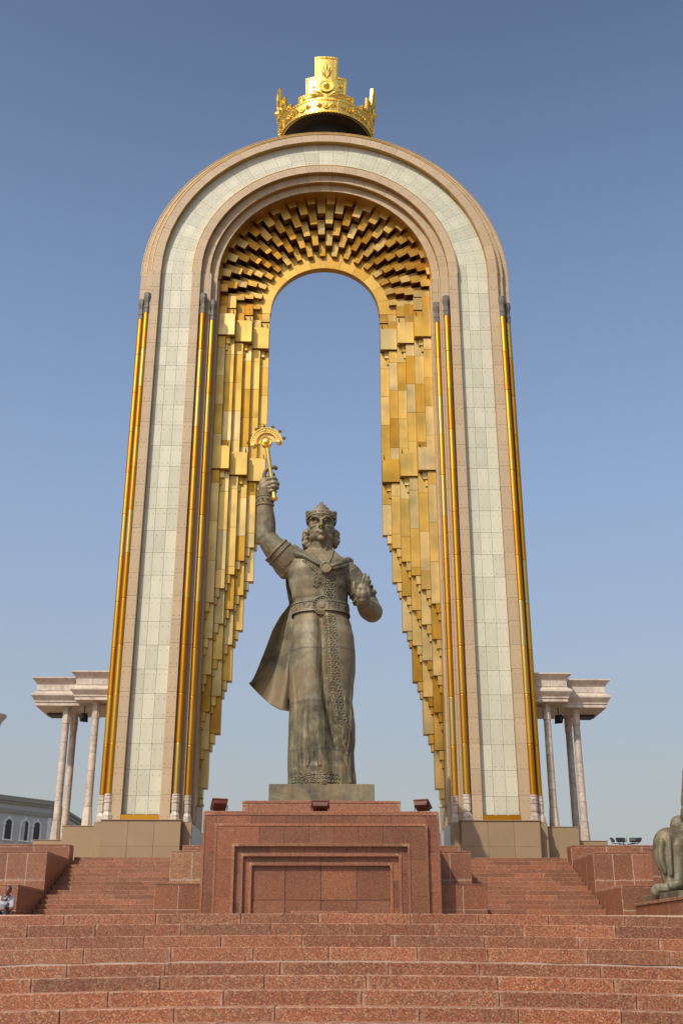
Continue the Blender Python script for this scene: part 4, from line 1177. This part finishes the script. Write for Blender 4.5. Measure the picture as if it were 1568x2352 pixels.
# trunk, haunch, chest, mane and head; the muzzle points to the stairs
l.tube([V((13.4,31.2,2.7)), V((12.5,31.2,2.9)), V((11.5,31.15,3.0)), V((10.95,31.1,3.1))], [.68,.70,.78,.78], 18)
l.ell((10.95,31.1,2.8), (.55,.62,.75))
for yy in (30.65, 31.75):               # hind legs: thigh, hock, paw
    l.ell((13.35,yy,2.35), (.6,.36,.72)); l.tube([V((13.2,yy,2.0)), V((13.62,yy,1.85)), V((13.45,yy,1.52))], [.3,.19,.17], 12)
    l.ell((13.2,yy,1.52), (.34,.21,.13))
    for k in range(4): l.ell((12.9,yy-.15+.1*k,1.5), (.08,.055,.08))
l.tube([V((11.0,31.55,2.7)), V((10.98,31.55,2.1)), V((10.95,31.5,1.6))], [.38,.25,.2], 14); l.ell((10.75,31.5,1.53), (.32,.22,.14))
l.tube([q3(1562,1897,31.9), q3(1575,1910,31.9), q3(1600,1930,31.8)], [.3,.4,.5], 14)
# bent near leg: knee, shin, long foot with a clawed ball
l.tube([V((10.7,31.0,2.35)), q3(1548,1937,31.1), q3(1529,1932,30.9)], [.5,.40,.335], 18)
l.tube([q3(1527,1936,30.9), q3(1524,1966,30.85), q3(1531,2000,30.8), q3(1539,2032,30.75)], [.33,.28,.20,.15], 18)
l.tube([q3(1552,1945,30.85), q3(1556,1980,30.8), q3(1557,2010,30.75), q3(1558,2036,30.7)], [.29,.22,.16,.16], 16)
l.tube([q3(1560,2042,30.8), q3(1536,2046,30.7), q3(1508,2049,30.6)], [.15,.15,.165], 14)
a_, b_ = q3(1499,2034,30.6), q3(1545,2040,30.6); l.box(a_.x, b_.x, 30.4, 30.8, 1.42, 1.67, .07)
l.tube([q3(1519,1935,30.62), q3(1517,1965,30.6), q3(1527,2005,30.6)], [.1,.09,.06], 8); l.tube([q3(1535,1925,30.6), q3(1537,1960,30.58), q3(1541,2010,30.58)], [.08,.07,.05], 8)
l.ell(q3(1546,2037,30.5), (.24,.2,.17))
for i in range(4): l.ell(q3(1540+7*i,2034-1.5*i+ (i%2)*2,30.33), (.075,.1,.12))
# head
hx, hy = 10.85, 30.7
l.ell((hx,hy,4.15), (.75,.62,.8)); l.ell((hx+.25,hy+.1,3.7), (.9,.75,.9)); l.ell((hx-.55,hy,3.5), (.42,.4,.42)); l.ell((hx-.78,hy,3.42), (.2,.28,.24)); l.ell((hx-.55,hy,3.05), (.32,.3,.16))
l.tube([V((hx-.5,hy,4.6)), V((hx-.62,hy,4.2)), V((hx-.72,hy,3.75))], [.3,.24,.22], 12)
l.ell((hx-.40,hy-.3,4.92), (.22,.15,.26)); l.ell((hx-.3,hy+.4,4.92), (.22,.15,.26))
rl = random.Random(5)
for i in range(150):                    # mane: locks all round the neck and chest, clear of the face
    a = rl.uniform(-2.3, 2.3); t_ = rl.uniform(-.9, .9)
    p = V((hx+.35+.82*math.cos(a)*math.cos(t_), hy+.1+.80*math.sin(a)*math.cos(t_), 3.75+1.15*math.sin(t_)))
    o_ = V((math.cos(a), math.sin(a), 0))*.1
    l.tube([p, p+o_+V((.05,0,-.2)), p+o_*.6+V((.1,0,-.46))], [.11,.125,.03], 8)
for s in (-1, 1): l.ell((hx-.58,hy+s*.28,4.12), (.12,.1,.08))
l.tube([V((13.95,31.2,2.8)), V((14.1,31.1,2.2)), V((14.05,30.9,1.7)), V((13.7,30.2,1.55)), V((13.0,29.8,1.53))], [.14,.11,.1,.1,.16], 10)
l.union('body', BL, .03, 1, ln, (11, 31, 1.4))

# ------------------------------------------------------------------ man sitting on the terrace, looking at his phone
SK = plain('skin', (.13,.055,.035), .5); SH = plain('shirt', (.36,.36,.40), .8, 0, .08, 20); TR = plain('trousers', (.015,.018,.022), .8); HR = plain('hair', (.022,.022,.022), .7)
ST_ = plain('shirt_braid', (.08,.02,.05), .7)
hd = at(18.5, 2046, 33.15)            # middle of the head
px, pz = hd.x-.10, ZT
box('seat_step', -10.75, -8.86, 33.2, 33.745, ZT-.01, ZT+.30, M['granite_dark'], ter)
man = empty('person', (px, 33.2, ZT), 'man in white shirt with shoulder braid, sitting and looking at a phone', 'person')
b = MB()
hz = hd.z
# seated body: pelvis on the step, legs forward, forearms meeting at the phone, head bowed
def P(x, y, z): return Vector((px+x, 33.3+y, z))
b.tube([P(0,.12,ZT+.40), P(0,.10,ZT+.58), P(.0,.03,ZT+.78), P(.02,-.02,ZT+.90)], [.16,.155,.17,.12], 14)
b.tube([P(.03,-.03,ZT+.90), P(.07,-.08,hz-.09)], [.062,.058], 10)
b.ell(P(.10,-.10,hz+.01), (.078,.10,.115), Matrix.Rotation(R(28),3,'X')); b.ell(P(.10,-.155,hz-.06), (.055,.06,.06)); b.tube([P(.10,-.20,hz+.02), P(.10,-.225,hz-.035)], [.012,.018], 6)
for s in (-1,1): b.ell(P(.10+s*.08,-.09,hz-.01), (.014,.025,.035))
hl, hr = P(.19,-.33,ZT+.60), P(.15,-.32,ZT+.57)
for s, h in ((1,hl),(-1,hr)):
    b.tube([P(s*.19,.02,ZT+.86), P(s*.25-.02,-.05,ZT+.60), P(s*.16+.04,-.22,ZT+.52), h], [.06,.048,.04,.03], 10)
    b.ell(h+Vector((0,-.03,.01)), (.035,.05,.022))
    for f_ in range(4): b.tube([h+Vector((-.03+.02*f_,-.06,.01)), h+Vector((-.028+.02*f_,-.10,.025)), h+Vector((-.024+.02*f_,-.11,.045))], [.010,.009,.008], 6, 3)
    b.tube([h+Vector((-s*.03,-.02,.01)), h+Vector((-s*.035,-.06,.035))], [.012,.009], 6)
    b.tube([P(s*.10,.06,ZT+.40), P(s*.14,-.33,ZT+.46), P(s*.14,-.36,ZT+.25), P(s*.14,-.32,ZT+.07)], [.095,.07,.055,.042], 10)
    b.tube([P(s*.14,-.30,ZT+.04), P(s*.145,-.50,ZT+.035)], [.045,.04], 8)
b.union('body', SK, .012, 1, man, (px, 33.2, ZT))
g = MB(); g.tube([P(0,.12,ZT+.38), P(0,.10,ZT+.58), P(0,.04,ZT+.76), P(.02,0,ZT+.885)], [.185,.18,.19,.115], 16)
for s in (-1,1): g.tube([P(s*.10,.0,ZT+.84), P(s*.195,.02,ZT+.84), P(s*.245-.02,-.04,ZT+.64)], [.10,.085,.072], 12)
g.tube([P(-.04,-.09,ZT+.93), P(.02,-.14,ZT+.84)], [.022,.014], 6); g.tube([P(.10,-.09,ZT+.93), P(.05,-.14,ZT+.84)], [.022,.014], 6)
g.union('shirt', SH, .014, 2, man, (px, 33.2, ZT+.6))
g = MB()
for s in (-1,1):
    g.tube([P(s*.06,.10,ZT+.37), P(s*.12,-.15,ZT+.44), P(s*.145,-.34,ZT+.44), P(s*.145,-.37,ZT+.25), P(s*.14,-.33,ZT+.10)], [.13,.105,.085,.075,.065], 12)
g.union('trousers', TR, .016, 2, man, (px, 33.2, ZT+.3))
g = MB(); g.ell(P(.10,-.075,hz+.045), (.086,.105,.10), Matrix.Rotation(R(28),3,'X')); g.build('hair', HR, man, (px, 33.2, hz), smooth=True)
g = MB()
for s in (-1,1):
    for o in (0,.03): g.tube([P(s*.09,-.06+o*.6,ZT+.93-o*.2), P(s*.20,-.02+o*.6,ZT+.915-o)], .007, 5, 2)
g.build('shoulder_braid', ST_, man, (px, 33.2, ZT+.9))
g = MB(); g.box(-.038,.038,-.005,.005,-.075,.075,.004, Matrix.Translation(P(.20,-.42,ZT+.66)) @ Matrix.Rotation(R(30),4,'Y') @ Matrix.Rotation(R(-35),4,'X'))
tag(g.build('phone', M['black'], None, P(.20,-.42,ZT+.66)), 'black phone held by the seated man', 'phone')

# ------------------------------------------------------------------ background at the left: building, flared column top
bd_c = Vector((-35.9, 150, 0)); u1 = Vector((-1, -1.25, 0)).normalized(); n1 = Vector((u1.y*-1, u1.x, 0)); n1 = Vector((-u1.y, u1.x, 0))
if n1.y > 0: n1 = -n1
bld = empty('building', (-42, 145, -1.7), 'grey stone building with arched windows behind the left canopy', 'building')
def fac(s, z, o): return bd_c+u1*s+n1*o+Vector((0,0,z))
def fbox(name, s0, s1, z0, z1, o0, o1, mat, parent=bld):
    vs = [fac(s,z,o) for s in (s0,s1) for z in (z0,z1) for o in (o0,o1)]
    return MB().add((vs, [[0,1,3,2],[4,6,7,5],[0,4,5,1],[2,3,7,6],[0,2,6,4],[1,5,7,3]])).build(name, mat, parent, fac((s0+s1)/2,(z0+z1)/2,(o0+o1)/2))
ZR = 18.4
fbox('wall', -.0, 30, -1.7, ZR-1.0, -8, 0, M['wall'])
# courses of stone
for k in range(18):
    z0 = ZR-2.35-.62*k
    nn = 12
    for i in range(nn):
        s0 = i*1.25+(k % 2)*.6
        fbox('stone_block', s0+.015, s0+1.235, z0-.605, z0, 0, .02, M['wall'])
fbox('cornice', -.5, 30.5, ZR-.45, ZR, -.2, .55, M['cornice']); fbox('cornice', -.35, 30.3, ZR-.8, ZR-.45, -.2, .35, M['cornice']); fbox('cornice', -.2, 30.2, ZR-1.95, ZR-1.45, -.2, .22, M['cornice'])
fbox('frieze', -.05, 30, ZR-1.45, ZR-.8, -.1, .06, M['wall'])
fbox('roof', -.6, 30.6, ZR, ZR+.12, -8, .6, M['cornice'])
fbox('pilaster', .0, .55, ZR-6.4, ZR-2.0, 0, .14, M['whitep']); fbox('pilaster', 4.1, 4.5, ZR-7, ZR-2.0, 0, .1, M['wall'])
def s_of(u): # distance along the facade seen at column u
    lo, hi = -1, 29
    for _ in range(40):
        m_ = (lo+hi)/2; p = fac(m_,0,0)
        r_ = at(u, 1880, p.y)
        if r_.x < p.x: lo = m_
        else: hi = m_
    return lo
for ua, ub in ((-22,-7),(12.7,28.4),(50.8,66.5),(78.4,93.3)):
    sb, sa = s_of(ua), s_of(ub); w = sb-sa; mid = (sa+sb)/2; z0, zs = ZR-5.2, ZR-3.25
    wd = fbox('window', sa-.22, sb+.22, z0-.14, z0, 0, .22, M['whitep'])
    def arc(r0, r1, o0, o1, mat, nm, n=12, fill=False):
        vs, fs = [], []
        for i in range(n+1):
            a = math.pi*i/n
            for r in (r0, r1):
                for o in (o0, o1): vs.append(fac(mid+r*math.cos(a), zs+r*math.sin(a), o))
        for i in range(n):
            b_ = 4*i; d_ = b_+4; fs += [[b_,b_+2,d_+2,d_],[b_+1,d_+1,d_+3,b_+3],[b_+2,b_+3,d_+3,d_+2],[b_,d_,d_+1,b_+1]]
        MB().add((vs, fs)).build(nm, mat, wd, fac(mid, zs, o1))
    arc(w/2, w/2+.2, .02, .16, M['whitep'], 'frame')
    for a_, b_ in ((sa-.2,sa),(sb,sb+.2)): fbox('frame', a_, b_, z0, zs, .02, .14, M['whitep'], wd); fbox('frame', a_-.08, b_+.08, zs-.14, zs, .0, .2, M['whitep'], wd)
    fbox('keystone', mid-.12, mid+.12, zs+w/2+.02, zs+w/2+.42, .02, .24, M['whitep'], wd)
    arc(.0, w/2, .022, .03, M['glass'], 'pane'); fbox('pane', sa, sb, z0, zs, .022, .03, M['glass'], wd)
    for q in (.0, .33, .66): fbox('mullion', sa+w*q+w*.14, sa+w*q+w*.2, z0, zs+w*.3, .03, .05, M['frame'], wd)
for ua, ub in ((7.5,23),(46,62)):
    sb, sa = s_of(ua), s_of(ub); z1 = ZR-7.55
    wd = fbox('window', sa-.35, sb+.35, z1, z1+.2, .02, .2, M['whitep'])
    for a_, b_ in ((sa-.35,sa-.15),(sb+.15,sb+.35)): fbox('frame', a_, b_, z1-2.5, z1, .02, .16, M['whitep'], wd)
    fbox('pane', sa, sb, z1-2.5, z1-.15, .022, .03, M['glass'], wd)
# the wing that runs away behind the canopy
wg = MB(); a0 = bd_c+Vector((.0,.6,0)); a1 = Vector((-37.3, 205, 0))
def wing(z0, z1, o): 
    d = (a1-a0).normalized(); nrm = Vector((d.y,-d.x,0))
    p = [a0+nrm*o, a1+nrm*o, a1-nrm*8, a0-nrm*8]
    return [q+Vector((0,0,z)) for z in (z0,z1) for q in p], [[3,2,1,0],[4,5,6,7],[0,1,5,4],[1,2,6,5],[2,3,7,6],[3,0,4,7]]
wo = MB().add(wing(-1.7, ZR-.9, 0)).build('wing', M['wall'], bld, a0)
MB().add(wing(ZR-.9, ZR-.45, .3)).build('cornice', M['cornice'], wo, a0); MB().add(wing(ZR-.449, ZR-.1, .55)).build('cornice', M['cornice'], wo, a0); MB().add(wing(ZR-2.0, ZR-1.5, .2)).build('cornice', M['cornice'], wo, a0)
# flared top of a stone column beyond the left edge
fcx = at(15, 1643, 62); R_ = .95
fl = empty('flared_column', (fcx.x-R_, 62, -1.7), 'top of a grey stone column with flared capital at the far left edge', 'column')
zt = fcx.z
MB().add(lathe_geo([(-1.72,.62),(zt-.95,.55),(zt-.9,.6),(zt-.75,.6),(zt-.35,.72),(zt-.1,.93),(zt,.95),(zt+.02,.9)], 28, fcx.x-R_, 62)).build('shaft', M['wall'], fl, (fcx.x-R_,62,0), smooth=False)
MB().add(lathe_geo([(zt+.02,.5),(zt+.25,.5),(zt+.4,.3),(zt+.55,.1)], 20, fcx.x-R_, 62)).build('finial', M['zinc'], fl, (fcx.x-R_,62,zt))
# floodlight mast beyond the right wall
mt = at(1437, 1936, 90)
ms = empty('floodlight_mast', (mt.x, 90, -1.7), 'cluster of black floodlights on a mast behind the right wall', 'floodlight mast')
MB().add(lathe_geo([(-1.7,.14),(mt.z-.1,.07)], 10, mt.x, 90)).build('pole', M['zinc'], ms, (mt.x,90,3))
MB().add(lathe_geo([(mt.z,.03),(mt.z+1.6,.012)], 6, mt.x, 90)).build('lightning_rod', M['zinc'], ms, (mt.x,90,mt.z))
for i, (du, rz) in enumerate(((-31,60),(-16,20),(15,-20),(29,-60),(-6,0),(20,-30))):
    p = at(1437+du, 1930, 89.6+.25*i)
    g = MB(); g.box(-.24,.24,-.08,.08,-.17,.17,.01, Matrix.Translation(p) @ Matrix.Rotation(R(rz),4,'Z') @ Matrix.Rotation(R(-35),4,'X')); hd_ = g.build('lamp_head', M['black'], ms, p)
    MB().tube([Vector((mt.x,90,mt.z-.15)), p+Vector((0,.1,-.25)), p], .03, 6, 2).build('arm', M['black'], hd_, p)
